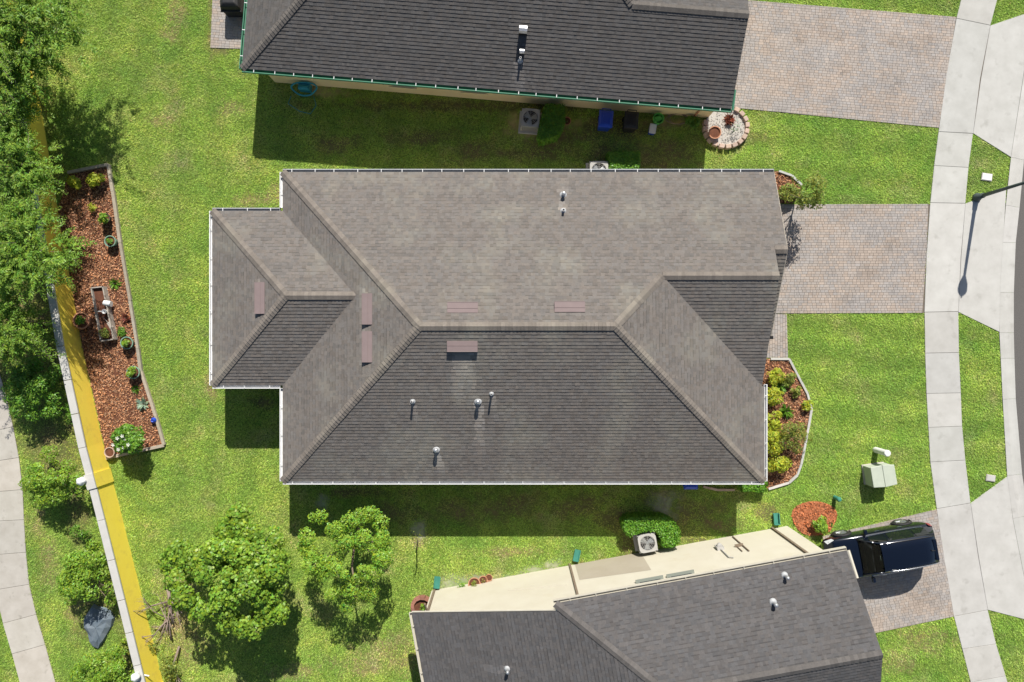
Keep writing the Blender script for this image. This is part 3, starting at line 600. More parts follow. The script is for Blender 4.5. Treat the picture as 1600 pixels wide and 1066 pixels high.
# bare places: pixel centre, radii in px, kind 0 dark soil 1 pale sand 2 straw
BARE = [(405, 312, 40, 12, 2), (430, 300, 14, 18, 2), (520, 146, 34, 10, 3), (500, 140, 22, 8, 3), (830, 198, 46, 30, 3), (806, 190, 24, 26, 3), (860, 214, 24, 8, 3), (960, 200, 70, 18, 0), (1040, 192, 70, 9, 3), (900, 194, 30, 12, 3), (940, 245, 26, 22, 0),
        (1040, 790, 22, 26, 1), (1030, 775, 34, 14, 0), (905, 790, 45, 20, 0), (505, 785, 9, 14, 1), (655, 828, 12, 14, 1), (985, 855, 26, 22, 0), (865, 884, 14, 10, 1), (835, 893, 22, 8, 1), (760, 905, 60, 8, 1), (700, 915, 18, 10, 1), (655, 848, 12, 8, 2),
        (1120, 820, 40, 16, 0), (1090, 845, 40, 9, 0), (330, 605, 10, 40, 2), (350, 570, 16, 40, 2), (415, 630, 22, 12, 0), (280, 930, 40, 40, 2), (285, 1000, 40, 50, 2), (85, 690, 46, 70, 0), (120, 800, 20, 50, 0), (150, 960, 35, 45, 0), (200, 1000, 18, 60, 0), (180, 860, 16, 50, 0),
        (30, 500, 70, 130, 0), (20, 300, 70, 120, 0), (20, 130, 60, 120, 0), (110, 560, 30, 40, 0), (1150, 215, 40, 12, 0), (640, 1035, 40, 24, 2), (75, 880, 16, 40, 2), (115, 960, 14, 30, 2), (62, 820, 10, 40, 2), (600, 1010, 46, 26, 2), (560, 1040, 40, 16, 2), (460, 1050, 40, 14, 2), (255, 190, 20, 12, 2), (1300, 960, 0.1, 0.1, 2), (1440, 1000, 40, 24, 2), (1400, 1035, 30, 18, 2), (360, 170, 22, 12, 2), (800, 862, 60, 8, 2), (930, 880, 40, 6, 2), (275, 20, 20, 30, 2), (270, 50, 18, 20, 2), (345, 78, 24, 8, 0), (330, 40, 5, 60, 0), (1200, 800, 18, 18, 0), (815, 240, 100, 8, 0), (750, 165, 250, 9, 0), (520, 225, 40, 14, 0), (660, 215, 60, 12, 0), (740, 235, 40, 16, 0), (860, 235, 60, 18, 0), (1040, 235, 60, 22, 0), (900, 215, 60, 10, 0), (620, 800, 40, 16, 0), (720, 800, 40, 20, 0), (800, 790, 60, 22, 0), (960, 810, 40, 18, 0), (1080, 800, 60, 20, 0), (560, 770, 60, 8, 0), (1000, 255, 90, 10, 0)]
def bare_at(x, y):
    px = x * F / H + 800; py = 533 - y * F / H; out = np.zeros((4, len(x)))
    wob = .35 * np.sin(x * 3.1 + 1.3 * np.sin(y * 2.3)) * np.sin(y * 3.7 + x) + .25 * np.sin(x * 9.3 + y * 4.1) * np.sin(y * 8.1 - x * 3)
    for cx, cy, rx, ry, k in BARE:
        d = np.sqrt(((px - cx) / rx) ** 2 + ((py - cy) / ry) ** 2) + wob
        out[k] = np.maximum(out[k], np.clip((1.35 - d) / .95, 0, 1))
    return out
gx = np.arange(-26, 26.01, .12); gy = np.arange(-19, 19.01, .12); X, Y = np.meshgrid(gx, gy); nx, ny = len(gx), len(gy)
V = np.stack([X.ravel(), Y.ravel(), np.full(X.size, -.012)], 1)
idx = np.arange(nx * ny).reshape(ny, nx); Q = np.stack([idx[:-1, :-1].ravel(), idx[:-1, 1:].ravel(), idx[1:, 1:].ravel(), idx[1:, :-1].ravel()], 1)
far = 900.; n0 = len(V); V = np.concatenate([V, [(-far, -far, -.012), (far, -far, -.012), (far, far, -.012), (-far, far, -.012)]])
c4 = [idx[0, 0], idx[0, -1], idx[-1, -1], idx[-1, 0]]; FQ = [tuple(q) for q in Q.tolist()]
border = [list(idx[0, :]), list(idx[:, -1]), list(idx[-1, ::-1]), list(idx[::-1, 0])]
for k in range(4): FQ.append(tuple([n0 + k, n0 + (k + 1) % 4] + [int(i) for i in border[k][::-1]]))
me = bpy.data.meshes.new('ground'); me.from_pydata(V.tolist(), [], FQ); me.materials.append(M_ground)
bb = bare_at(V[:, 0], V[:, 1])
base = np.array([3.0, 4.8, 2.0])[None, :] * NP.uniform(.8, 1.2, (len(V), 1))
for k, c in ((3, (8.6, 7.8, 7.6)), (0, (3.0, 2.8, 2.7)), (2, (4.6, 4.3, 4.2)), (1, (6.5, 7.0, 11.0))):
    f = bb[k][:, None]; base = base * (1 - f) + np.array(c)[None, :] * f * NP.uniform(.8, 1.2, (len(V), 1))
base[-4:] = (3.6, 6.2, 2.2)
at = me.attributes.new('tint', 'FLOAT_VECTOR', 'POINT'); at.data.foreach_set('vector', base.astype(np.float32).ravel())
g = bpy.data.objects.new('ground', me); COL.objects.link(g); g['kind'] = 'structure'

def lawn(density):
    x0, x1, y0, y1 = -25.4, 24.6, -17.4, 17.4; n = int((x1 - x0) * (y1 - y0) * density)
    pts = np.stack([NP.uniform(x0, x1, n), NP.uniform(y0, y1, n)], 1); keep = np.ones(n, bool)
    for pl in EX:
        a = np.array([(p[0], p[1]) for p in pl]); s = (pts[:, 0] > a[:, 0].min()) & (pts[:, 0] < a[:, 0].max()) & (pts[:, 1] > a[:, 1].min()) & (pts[:, 1] < a[:, 1].max())
        ii = np.nonzero(s & keep)[0]; keep[ii] &= ~inside(pts[ii], a)
    pts = pts[keep]; bb = bare_at(pts[:, 0], pts[:, 1]); thin = np.maximum(np.maximum(bb[0] * .72, np.maximum(bb[1], bb[3]) * .95), bb[2] * .5)
    cl = .5 + .5 * np.sin(pts[:, 0] * 5.1 + 2 * np.sin(pts[:, 1] * 3.3)) * np.sin(pts[:, 1] * 5.7 + 2 * np.sin(pts[:, 0] * 2.9))
    k = NP.random(len(pts)) > np.clip(thin + .22 * (cl < .2), 0, .97); pts = pts[k]; bb = bb[:, k]; n = len(pts)
    ht = NP.uniform(.018, .055, n) * (1 - .5 * np.maximum(bb[0], bb[1])); lean = NP.uniform(.04, .10, n); az = NP.uniform(0, 2 * math.pi, n); wd = NP.uniform(.016, .034, n)
    d = np.stack([np.cos(az), np.sin(az)], 1); s = np.stack([-d[:, 1], d[:, 0]], 1)
    A = np.concatenate([pts - s * wd[:, None] / 2, np.full((n, 1), -.008)], 1); B = np.concatenate([pts + s * wd[:, None] / 2, np.full((n, 1), -.008)], 1)
    T = np.concatenate([pts + d * lean[:, None], ht[:, None]], 1)
    # broad colour variation: own colour of the turf (drier, greener and mown patches)
    x, y = pts[:, 0], pts[:, 1]
    v = .5 * np.sin(x * .9 + 1.7 * np.sin(y * .7)) * np.sin(y * 1.1 + 1.3 * np.sin(x * .6)) + .5 * np.sin(x * 2.7 + 2 * np.sin(y * 2.1)) * np.sin(y * 2.9 + 2 * np.sin(x * 1.9))
    t = tints(n, .5, 1.5, .05); t *= (1 + .17 * v)[:, None]; t[:, 0] *= 1 + .10 * v
    d2 = .6 * np.sin(x * 1.3 + 2.1 * np.sin(y * .9 + .5)) * np.sin(y * 1.5 + 1.8 * np.sin(x * .8 + 1.)) + .4 * np.sin(x * 3.3 + 2 * np.sin(y * 2.6)) * np.sin(y * 3.9 + 2 * np.sin(x * 2.2)) + NP.normal(size=n) * .12
    f_ = np.clip((d2 - .22) * 2.2, 0, 1)[:, None]; t *= 1 + f_ * np.array([.13, -.01, .38]); f_ = np.clip((-d2 - .18) * 2.0, 0, 1)[:, None]; t *= 1 - f_ * np.array([.20, .10, .12])
    dry = NP.random(n) < (.03 + .05 * np.clip(v, 0, 1) + .45 * bb[2]); t[dry] = t[dry] * np.array([1.45, 1.02, 1.9])
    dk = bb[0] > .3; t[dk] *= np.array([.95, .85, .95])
    front = (x > 9.5); t[front] *= np.array([.93, 1.0, .95]); band = np.where(front, .10 * np.sin(y * 4.6 + .4 * np.sin(x * .8) + (x - 10) * .35), .06 * np.sin(x * 3.9 + .5 * np.sin(y * .7))); t *= (1 + band)[:, None]
    return quads_np('lawn', np.stack([A, B, T], 1), 3, t, M_grass, kind='stuff')
L_ = lawn(1250); L_['label'] = 'bright green mown lawn around the houses'; L_['category'] = 'grass'

# ------------------------------------------------------------------ yellow wall with white coping
WZ = 1.30
foot = [P(x, y).to_2d() for x, y in WALLP]
def side(pts, off):
    out = []
    for i, p in enumerate(pts):
        d = (pts[min(i + 1, len(pts) - 1)] - pts[max(i - 1, 0)]).normalized(); out.append(p + Vector((-d.y, d.x)) * off)
    return out
sgn = -1
back = side(foot, -.22 if side(foot, 1)[0].x > foot[0].x else .22)
WT = thing('boundary_wall', 'long low yellow masonry wall with white coping at the left', 'wall', (-19.5, -4, 0))
EX.append(foot + back[::-1])
for i in range(len(foot) - 1):
    m = MB(); m.prism([foot[i], foot[i + 1], back[i + 1], back[i]], -.05, WZ - .06); m.build('wall_panel', M_yel, WT)
L2 = [p + (p - q).normalized() * .035 for p, q in zip(foot, back)]; B2 = [q + (q - p).normalized() * .06 for p, q in zip(foot, back)]
for i in range(len(foot) - 1):
    n = max(1, round((foot[i + 1] - foot[i]).length / 1.6))
    for k in range(n):
        a, c = k / n + .003, (k + 1) / n - .003
        m = MB(); m.prism([L2[i].lerp(L2[i + 1], a), L2[i].lerp(L2[i + 1], c), B2[i].lerp(B2[i + 1], c), B2[i].lerp(B2[i + 1], a)], WZ - .06, WZ + .02 + rnd(-.003, .003)); m.build('coping_block', M_coping, WT, bevel=.008)
for k, (px, py) in enumerate(((174, 742), (257, 1075), (62, 165))):
    p = P(px, py); d = (foot[8] - foot[7]).normalized(); ang = math.atan2(d.y, d.x); nrm = Vector((-d.y, d.x)); nrm = nrm if nrm.x < 0 else -nrm
    c = p.to_2d() + nrm * .10
    m = MB(); m.box((c.x, c.y, .68), (.62, .32, 1.30), ang); m.build('pilaster', M_yel, WT)
    m = MB(); m.box((c.x + nrm.x * .03, c.y + nrm.y * .03, 1.338), (.66, .40, .075), ang); m.build('pilaster_cap', M_coping, WT, bevel=.01)
for k, (px, py, lab) in enumerate(((127, 752, 'white lobed globe lamp on yellow wall near the flowering shrub'), (212, 1058, 'white lobed globe lamp on yellow wall at bottom edge'))):
    z = 1.45; p = P(px, py, z); g_ = thing('wall_lamp', lab, 'lamp', (p.x, p.y, WZ), 'globe lamps on the yellow wall')
    m = MB(); m.tube([p + V_((.42, -.10, -.30)), p + V_((.2, -.05, -.28)), p + V_((0, 0, -.22))], .03, 8); m.build('bracket', M_white, g_)
    m = MB(); m.lathe([(.02, -.24), (.1, -.23), (.13, -.16), (.09, -.13)], p, 14); m.build('collar', M_white, g_, smooth=True)
    m = MB(); n = 18; prof = [(.02, .2), (.1, .18), (.16, .1), (.18, .0), (.15, -.1), (.09, -.15)]
    vs = [p + V_((r * (1 + .12 * math.cos(5 * 2 * math.pi * j / n)) * math.cos(2 * math.pi * j / n), r * (1 + .12 * math.cos(5 * 2 * math.pi * j / n)) * math.sin(2 * math.pi * j / n), z_)) for r, z_ in prof for j in range(n)]
    m.mesh(vs, [(i * n + j, (i + 1) * n + j, (i + 1) * n + (j + 1) % n, i * n + (j + 1) % n) for i in range(len(prof) - 1) for j in range(n)] + [tuple(range(n))]); m.build('globe', M_white, g_, smooth=True)

# ------------------------------------------------------------------ mulch beds with edging
def mulch(name, label, pl, dens, m, mb=M_mulchb, zz=.02):
    a = np.array([(p[0], p[1]) for p in pl]); b = MB(); b.prism(pl, -.02, zz); o = b.build(name, mb, kind='structure')
    area = abs(sum(a[i][0] * a[i - 1][1] - a[i - 1][0] * a[i][1] for i in range(len(a)))) / 2; n = int(area * dens * 1.5)
    pts = np.stack([NP.uniform(a[:, 0].min(), a[:, 0].max(), n * 2), NP.uniform(a[:, 1].min(), a[:, 1].max(), n * 2)], 1); pts = pts[inside(pts, a)][:int(area * dens)]; n = len(pts)
    pos = np.concatenate([pts, NP.uniform(zz, zz + .035, (n, 1))], 1); nr = np.array([0, 0, 1.]) + NP.normal(size=(n, 3)) * .4; L = NP.uniform(.05, .13, n)
    quads_np('mulch_chips', leaf_quads(pos, nr, L, L * NP.uniform(.25, .6, n)), 4, tints(n, .5, 1.6, .1), m, o, kind='stuff'); return o
mulch('mulch_bed_rear', '', BED, 420, M_mulch); mulch('mulch_bed_front', '', BEDF, 420, M_mulch); mulch('mulch_bed_garage', '', BEDG, 420, M_mulch); mulch('mulch_ring', '', OMU, 520, M_omulch, M_omulch, .03)
def edging(name, label, path, m, wd, z1, step, cat='edging'):
    pts = [P(x, y).to_2d() for x, y in path]; c = sum(pts, Vector((0, 0))) / len(pts); t = thing(name, label, cat, (c.x, c.y, 0))
    for i in range(len(pts) - 1):
        a, b = pts[i], pts[i + 1]; L = (b - a).length; n = max(1, round(L / step)); d = (b - a).normalized(); ang = math.atan2(d.y, d.x)
        for k in range(n):
            q = a.lerp(b, (k + .5) / n); s = MB(); s.box((q.x, q.y, z1 / 2 - .02), (L / n - .006, wd * rnd(.92, 1.08), z1 + .04 + rnd(-.006, .006)), ang + rnd(-.012, .012), t=jt(.88, 1.1)); s.build('edging_board' if m is M_wood else 'edging_block', m, t, bevel=.006)
    return t
edging('timber_edging', 'weathered timber edging along the rear mulch bed beside lawn', [(108, 271), (171, 258), (178, 300), (190, 380), (205, 470), (217, 545), (222, 580), (245, 650), (258, 695), (168, 716)], M_wood, .13, .14, 1.8)
edging('concrete_edging', 'pale concrete edging curving round the front mulch bed', [(1203, 561), (1232, 561), (1241, 578), (1261, 616), (1267, 640), (1262, 668), (1257, 695), (1251, 725), (1245, 742), (1232, 754), (1200, 764)], M_conc, .10, .10, .8)
edging('concrete_edging', 'pale concrete edging round the small bed beside the centre driveway', [(1216, 268), (1236, 275), (1252, 290)], M_conc, .10, .10, .5)
edging('brick_edging', 'short tan block edging beside blue bin under the eave', [(1098, 760), (1120, 765), (1147, 765)], M_stone, .10, .12, .4)

# ------------------------------------------------------------------ trees and shrubs
def leafy_tree(name, label, cat, px, py, zc_, r, nl, rl, L, wr, m, dens, seed, base=None, r0=.12, flat=.6, split=None, group=None, lo=.7, hi=1.3, yel=.14, up=.5):
    c = P(px, py, zc_); bs = Vector((c.x, c.y, 0)) if base is None else P(*base); random.seed(seed)
    t = thing(name, label, cat, bs, group); lb = lobes_for(c, r, nl, rl, flat, seed)
    tree_wood(t, bs, lb, r0, split if split else zc_ * .45); crown('crown', lb, dens, L, wr, m, t, lo, hi, yel=yel, up=up); return t
leafy_tree('tree', 'large round leaved bright green tree on the rear lawn', 'tree', 370, 903, 2.9, 2.65, 95, .42, .135, .72, M_leafA, 108, 11, r0=.16, flat=.62, lo=.65, hi=1.3)
leafy_tree('tree', 'smaller yellow green tree right of the large round leaved tree', 'tree', 539, 868, 2.5, 2.0, 60, .31, .10, .45, M_leafA, 170, 12, r0=.11, flat=.55, lo=.8, hi=1.45, yel=.18)
for (px, py, r, sd_, lab) in ((88, 748, 1.38, 21, 'rounded green shrub beside walkway, next to the globe lamp'), (136, 902, 1.42, 22, 'rounded green shrub above the blue grey boulder'), (165, 1050, 1.38, 23, 'rounded green shrub below the blue grey boulder at bottom edge'), (52, 607, 1.4, 24, 'loose green shrub between left walkway and yellow wall, below feathery trees')):
    leafy_tree('shrub', lab, 'shrub', px, py, .95, r, 44, .30, .10, .5, M_leafA if sd_ != 24 else M_leafB, 150, sd_, r0=.05, flat=.75, split=.3, group='rounded shrubs along the yellow wall', lo=.75, hi=1.3)
def feathery(name, label, px, py, zc_, r, nt, seed, base=None, ll=.16, nleaf=40):
    rs = np.random.default_rng(seed); random.seed(seed); c = P(px, py, zc_); bs = P(*base) if base else Vector((c.x, c.y, 0)); t = thing(name, label, 'tree', bs, 'feathery trees by the yellow wall')
    lb = lobes_for(c, r, 16, r * .4, .6, seed); tree_wood(t, bs, sorted(lb, key=lambda q: (V_(q[0]) - c).length), .09, zc_ * .4, nb=8)
    Vs = []; Ts = []; tw = MB()
    for k in range(nt):
        lc, lr = lb[k % len(lb)]; o = np.array(lc) + rs.normal(size=3) * lr * np.array([.5, .5, .42]); d = o - np.array([c.x, c.y, c.z - r * .5]); d = d / np.linalg.norm(d) + rs.normal(size=3) * .5; d[2] *= .45; d = d / np.linalg.norm(d); Ln = rs.uniform(.5, 1.15)
        s = np.linspace(0, 1, nleaf); ctr = o + np.outer(s * Ln, d); ctr[:, 2] -= .22 * Ln * s ** 2
        hz = np.array([-d[1], d[0], 0.]); hz = hz / max(np.linalg.norm(hz), 1e-6); sg = np.where(np.arange(nleaf) % 2 == 0, 1., -1.)
        ld = hz[None, :] * sg[:, None] * .9 + d[None, :] * .7; l = rs.uniform(.7, 1.3, nleaf) * ll * (1.15 - .5 * s)
        pos = ctr + unit(ld) * l[:, None] * .5 + rs.normal(size=(nleaf, 3)) * .02; nr = np.array([0, 0, 1.]) + rs.normal(size=(nleaf, 3)) * .35
        Vs.append(leaf_quads(pos, nr, l, l * .30, ld, rs)); kk = rs.uniform(.8, 1.2); Ts.append(tints(nleaf, .8 * kk, 1.25 * kk, .12, rs))
        if k % 3 == 0: tw.tube([ctr[0], ctr[nleaf // 2], ctr[-1]], [.010, .007, .003], 4)
    quads_np('crown', np.concatenate(Vs), 4, np.concatenate(Ts), M_leafF, t, kind='stuff'); tw.build('twigs', M_dead, t, kind='stuff'); return t
feathery('feathery_tree', 'feathery tree filling the upper left corner', 30, 50, 3.3, 2.5, 820, 31, (15, 80))
feathery('feathery_tree', 'feathery tree at left edge just below the corner tree', -4, 205, 2.7, 1.4, 300, 32, (22, 232))
feathery('feathery_tree', 'feathery tree overhanging the top end of the rear mulch bed', 30, 272, 2.9, 1.15, 240, 33, (42, 290))
feathery('feathery_tree', 'feathery tree overhanging the yellow wall above the terracotta pot', 38, 396, 3.0, 1.65, 380, 34, (58, 420))
feathery('feathery_tree', 'lowest feathery tree at left edge, behind the yellow wall', 8, 505, 2.3, 1.65, 340, 35)
# hanging ground creepers behind the wall
for k, (px, py, r, lab) in enumerate(((115, 640, .55, 'dark creeper clump behind yellow wall opposite the agave'), (128, 830, .5, 'dark creeper clump behind yellow wall above the second shrub'), (200, 1000, .55, 'olive creeper clump between blue grey boulder and yellow wall'))):
    t = thing('creeper', lab, 'shrub', P(px, py), 'creepers behind the wall'); lb = lobes_for(P(px, py, .25), r, 9, .22, .6, 40 + k); crown('foliage', lb, 130, .09, .5, M_leafO if k == 2 else M_leafB, t)
    b = MB(); b.tube([P(px, py), P(px, py, .4)], .02, 5); b.build('stem', M_bark, t)
# clipped hedges
def hedge(label, pl, z0, z1, seed, dens=900, m=M_leafH):
    a = np.array([(p[0], p[1]) for p in pl]); rs = np.random.default_rng(seed); c = a.mean(0); t = thing('hedge', label, 'hedge', (c[0], c[1], 0))
    b = MB(); ins = [Vector((p[0], p[1])) + (Vector(c) - Vector((p[0], p[1]))).normalized() * .08 for p in a]; b.prism(ins, 0.02, z1 - .08); b.build('inner_growth', M_leafH, t)
    n = 40000; pts = np.stack([rs.uniform(a[:, 0].min(), a[:, 0].max(), n), rs.uniform(a[:, 1].min(), a[:, 1].max(), n)], 1); pts = pts[inside(pts, a)]
    ar = abs(sum(a[i][0] * a[i - 1][1] - a[i - 1][0] * a[i][1] for i in range(len(a)))) / 2; pts = pts[:int(ar * dens)]
    top = np.concatenate([pts, z1 - .06 + rs.uniform(-.03, .08, (len(pts), 1)) + .03 * np.sin(pts[:, :1] * 9) * np.sin(pts[:, 1:] * 8)], 1); nt = np.tile([0, 0, 1.], (len(top), 1))
    S = []; N_ = []
    for i in range(len(a)):
        p, q = a[i], a[(i + 1) % len(a)]; L = np.linalg.norm(q - p); k = int(L * (z1 - z0) * dens * .8); f = rs.random(k); e = p + np.outer(f, q - p); o = np.array([q[1] - p[1], p[0] - q[0]]) / L; o = o if np.dot(o, (p + q) / 2 - c) > 0 else -o
        S.append(np.concatenate([e + o * rs.uniform(-.06, .05, (k, 1)), rs.uniform(z0, z1, (k, 1))], 1)); N_.append(np.tile([o[0], o[1], .3], (k, 1)))
    pos = np.concatenate([top] + S); nr = np.concatenate([nt] + N_) + rs.normal(size=(len(pos), 3)) * .4; l = rs.uniform(.06, .11, len(pos))
    quads_np('foliage', leaf_quads(pos, nr, l, l * .6, None, rs), 4, tints(len(pos), .7, 1.35, .12, rs), m, t, kind='stuff'); return t
zh = .95
hedge('dark clipped wedge hedge beside the air conditioner of the top house', [P(x, y, zh).to_2d() for x, y in ((853, 163), (881, 163), (882, 190), (872, 210), (845, 219), (841, 208))], .05, zh, 51)
hedge('short clipped hedge block beside main house roof, top side', [P(x, y, .8).to_2d() for x, y in ((951, 237), (1000, 237), (1000, 285), (951, 285))], .05, .8, 52)
hz_ = [P(x, y, .85).to_2d() for x, y in ((973, 817), (980, 810), (1010, 808), (1040, 809), (1055, 818), (1063, 832), (1062, 848), (1050, 856), (1036, 855), (1034, 840), (1026, 830), (1012, 829), (998, 833), (982, 838), (975, 828))]
hedge('bright clipped hedge curling round the lower air conditioner', hz_, .05, .85, 53, 1000)
hedge('low green hedge at the lower right corner of the main house', [P(x, y, .55).to_2d() for x, y in ((1150, 750), (1200, 752), (1198, 769), (1160, 768))], .03, .55, 54)

def small_plant(name, label, cat, px, py, kind, r, m, n=80, L=.12, wr=.5, z=0., parent=None, group=None, up=.6, hgt=None, base=None, stem=True):
    c = P(px, py, z + r * .5); bs = Vector((c.x, c.y, z))
    t = parent if parent is not None else thing(name, label, cat, bs, group)
    if kind == 'bush': crown('foliage', lobes_for((c.x, c.y, z + (hgt if hgt else r * .8)), r, 14, r * .42, .8, int(px + py)), n, L, wr, m, t, .75, 1.3)
    else:                                        # rosette / strap leaves springing from one point
        rs = np.random.default_rng(int(px * 7 + py)); Vs = []
        for i in range(n):
            az = rs.uniform(0, 2 * math.pi); el = rs.uniform(.25, 1.2); d = np.array([math.cos(az) * math.cos(el), math.sin(az) * math.cos(el), math.sin(el)]); sd_ = np.array([-math.sin(az), math.cos(az), 0]); b0 = np.array([c.x, c.y, z]); l = r * rs.uniform(.75, 1.1); wv = L * .5
            m1 = b0 + d * l * .5; tip = b0 + d * l - np.array([0, 0, .18 * l]); Vs.append([b0, m1 + sd_ * wv, tip, m1 - sd_ * wv])
        quads_np('leaves', np.array(Vs), 4, tints(n, .75, 1.3, .1, rs), m, t, kind='stuff')
    if stem:
        b = MB(); b.tube([bs - V_((0, 0, .02)), bs + V_((0, 0, r * .7))], .014, 5); b.build('stem', M_bark, t)
    return t
def pot(label, px, py, r, h, m, plant=None, name='potted_plant', cat='potted plant', tilt=None):
    p = P(px, py, h); t = thing(name, label, cat, (p.x, p.y, 0)); c = V_((p.x, p.y, .02)); b = MB()
    b.lathe([(r * .68, 0), (r * .92, h * .86), (r * 1.04, h * .87), (r * 1.06, h), (r * .92, h), (r * .88, h * .85)], c, 20, 0, cap=False); b.lathe([(r * .68, 0), (.001, 0)], c, 20, 0, cap=False); b.build('pot', m, t, smooth=False)
    b = MB(); b.lathe([(r * .90, h * .84), (.001, h * .87)], c, 16, 0, cap=False); b.build('soil', M_mulchb, t)
    if plant: kind, pm, pr, n, L = plant; small_plant('', '', '', px, py, kind, pr, pm, n, L, .5, z=h * .9, parent=t)
    return t
small_plant('garden_plant', 'yellow green plant at top of rear bed, beside feathery tree', 'plant', 120, 286, 'bush', .34, M_leafY, 190, .12)
small_plant('garden_plant', 'bright yellow plant in the top corner of rear bed', 'plant', 151, 283, 'bush', .36, M_leafY, 190, .12)
small_plant('garden_plant', 'tiny yellow green sprig below the two yellow plants', 'plant', 146, 325, 'bush', .2, M_leafY, 140, .08)
pot('dark pot with leafy green plant, uppermost pot of rear bed', 164, 341, .22, .3, M_potd, ('bush', M_leafA, .24, 200, .1))
pot('pale green rimmed pot against timber edging, second from top', 172, 377, .24, .38, M_potg, ('bush', M_leafB, .14, 200, .07))
small_plant('garden_plant', 'dark spiky green plant above the timber planter box', 'plant', 177, 443, 'ros', .36, M_leafB, 60, .05)
pot('big terracotta pot leaning against the yellow wall', 127, 501, .36, .45, M_terra, ('bush', M_leafB, .2, 160, .1))
small_plant('garden_plant', 'red leaved plant at the timber edging', 'plant', 196, 497, 'ros', .32, M_leafR, 60, .06)
small_plant('garden_plant', 'small green plant just above the white rimmed pot', 'plant', 192, 520, 'bush', .22, M_leafB, 200, .09)
pot('pale rimmed pot with bright leaves below the timber planter box', 198, 536, .27, .32, M_potg, ('bush', M_leafA, .2, 200, .1))
pot('green pot full of grassy leaves, halfway down the rear bed', 208, 582, .28, .36, M_potg, ('bush', M_leafA, .26, 260, .08))
small_plant('garden_plant', 'small dark succulent between green pot and agave', 'plant', 211, 608, 'ros', .26, M_leafB, 50, .07)
small_plant('agave', 'pale grey green agave rosette near the timber edging', 'agave', 221, 632, 'ros', .42, M_agave, 46, .10)
pot('empty straw coloured pot in the lower corner of rear bed', 171, 707, .22, .3, M_stone, None, 'garden_pot', 'pot')
t = small_plant('flowering_shrub', 'shrub with white flowers at the lower end of rear bed', 'shrub', 217, 682, 'bush', .78, M_leafB, 200, .14, hgt=.85)
q = P(217, 682, .39); fl = MB()
for i, (lc, lr) in enumerate(lobes_for((q.x, q.y, .85), .78, 14, .78 * .42, .8, 899)):
    c = V_(lc) + V_((rnd(-.2, .2), rnd(-.2, .2), lr * .95)); k0 = rnd(0, 6)
    for j in range(5): aa = k0 + j * 1.257; fl.face([c, c + V_((math.cos(aa - .5) * .065, math.sin(aa - .5) * .065, .025)), c + V_((math.cos(aa) * .09, math.sin(aa) * .09, .012)), c + V_((math.cos(aa + .5) * .065, math.sin(aa + .5) * .065, .025))])
fl.build('flowers', M_flower, t, kind='stuff')
p = P(240, 657, .15); b = MB(); b.lathe([(.02, 0), (.09, .02), (.13, .08), (.13, .14), (.09, .2), (.07, .22), (.08, .24), (.05, .24), (.04, .18)], (p.x, p.y, .02), 18)
tag(b.build('blue_jar', M_blue, origin=(p.x, p.y, 0), smooth=True), 'small cobalt blue glazed jar beside white flowering shrub', 'jar')
# timber planter box with bits and pieces
t = thing('planter_box', 'long weathered timber planter box in the rear bed', 'planter', P(160, 490)); cor = [P(x, y, .35).to_2d() for x, y in ((142, 450), (160, 448), (177, 530), (157, 533))]
for i in range(4):
    a, c = cor[i], cor[(i + 1) % 4]; d = (c - a).normalized(); b = MB(); q = (a + c) / 2; b.box((q.x, q.y, .17), ((c - a).length + .04, .05, .36), math.atan2(d.y, d.x), t=jt()); b.build('side_board', M_pwood, t)
b = MB(); b.prism([p + ((cor[0] + cor[2]) / 2 - p).normalized() * .05 for p in cor], .0, .22); b.build('soil', M_mulchb, t)
small_plant('garden_plant', 'leafy seedlings inside the lower end of the timber planter box', 'plant', 165, 520, 'bush', .26, M_leafO, 180, .09, z=.2)
p = P(168, 475, .3); b = MB(); b.tube([p + V_((-.15, .05, 0)), p + V_((.15, .0, 0))], .12, 14); b.tube([p + V_((.14, 0, 0)), p + V_((.17, 0, 0))], .13, 14)
tag(b.build('bucket', M_white, origin=p, smooth=False), 'white bucket lying on the timber planter box', 'bucket')
p = P(166, 487, .3); b = MB(); b.lathe([(.07, 0), (.1, .16), (.105, .17), (.09, .17), (.06, .02)], p, 14); b.tube([p + V_((-.1, 0, .14)), p + V_((-.22, 0, .2)), p + V_((-.24, 0, .23))], .02, 6)
tag(b.build('watering_can', M_white, origin=p), 'small white watering can below the white bucket', 'watering can')
p = P(172, 508, .25); b = MB(); b.box(p, (.3, .16, .03), R(-60)); b.tube([p, p + V_((-.25, .35, .1))], .012, 6); tag(b.build('hand_trowel', M_pwood, origin=p), 'pale hand tool lying across the timber planter box', 'tool')
# front bed planting
for px, py, r, m, lab in ((1208, 588, .38, M_leafY, 'yellow shrub at the top of front bed'), (1209, 616, .40, M_leafY, 'yellow shrub second from top in front bed'), (1205, 655, .42, M_leafY, 'yellow shrub in front bed beside dark strappy plant'), (1207, 690, .55, M_leafY, 'large yellow green shrub in lower front bed'), (1210, 722, .48, M_leafY, 'lowest yellow shrub in front bed'),
                        (1242, 612, .20, M_leafO, 'small olive plant against front bed edging, upper'), (1258, 633, .22, M_leafY, 'small yellow plant at the widest point of front bed'), (1232, 592, .26, M_leafO, 'olive plant in upper right of front bed')):
    small_plant('garden_plant', lab, 'plant', px, py, 'bush', r * 1.1, m, 130, .13, .36)
small_plant('strappy_plant', 'dark strap leaved plant in upper front bed', 'plant', 1222, 602, 'ros', .5, M_leafB, 70, .06); small_plant('strappy_plant', 'dark strap leaved plant in middle of front bed', 'plant', 1231, 643, 'ros', .46, M_leafB, 70, .06)
leafy_tree('shrub', 'loose olive green shrub spilling over front bed edging', 'shrub', 1243, 684, .8, .72, 14, .25, .10, .35, M_leafO, 120, 61, r0=.03, split=.25)
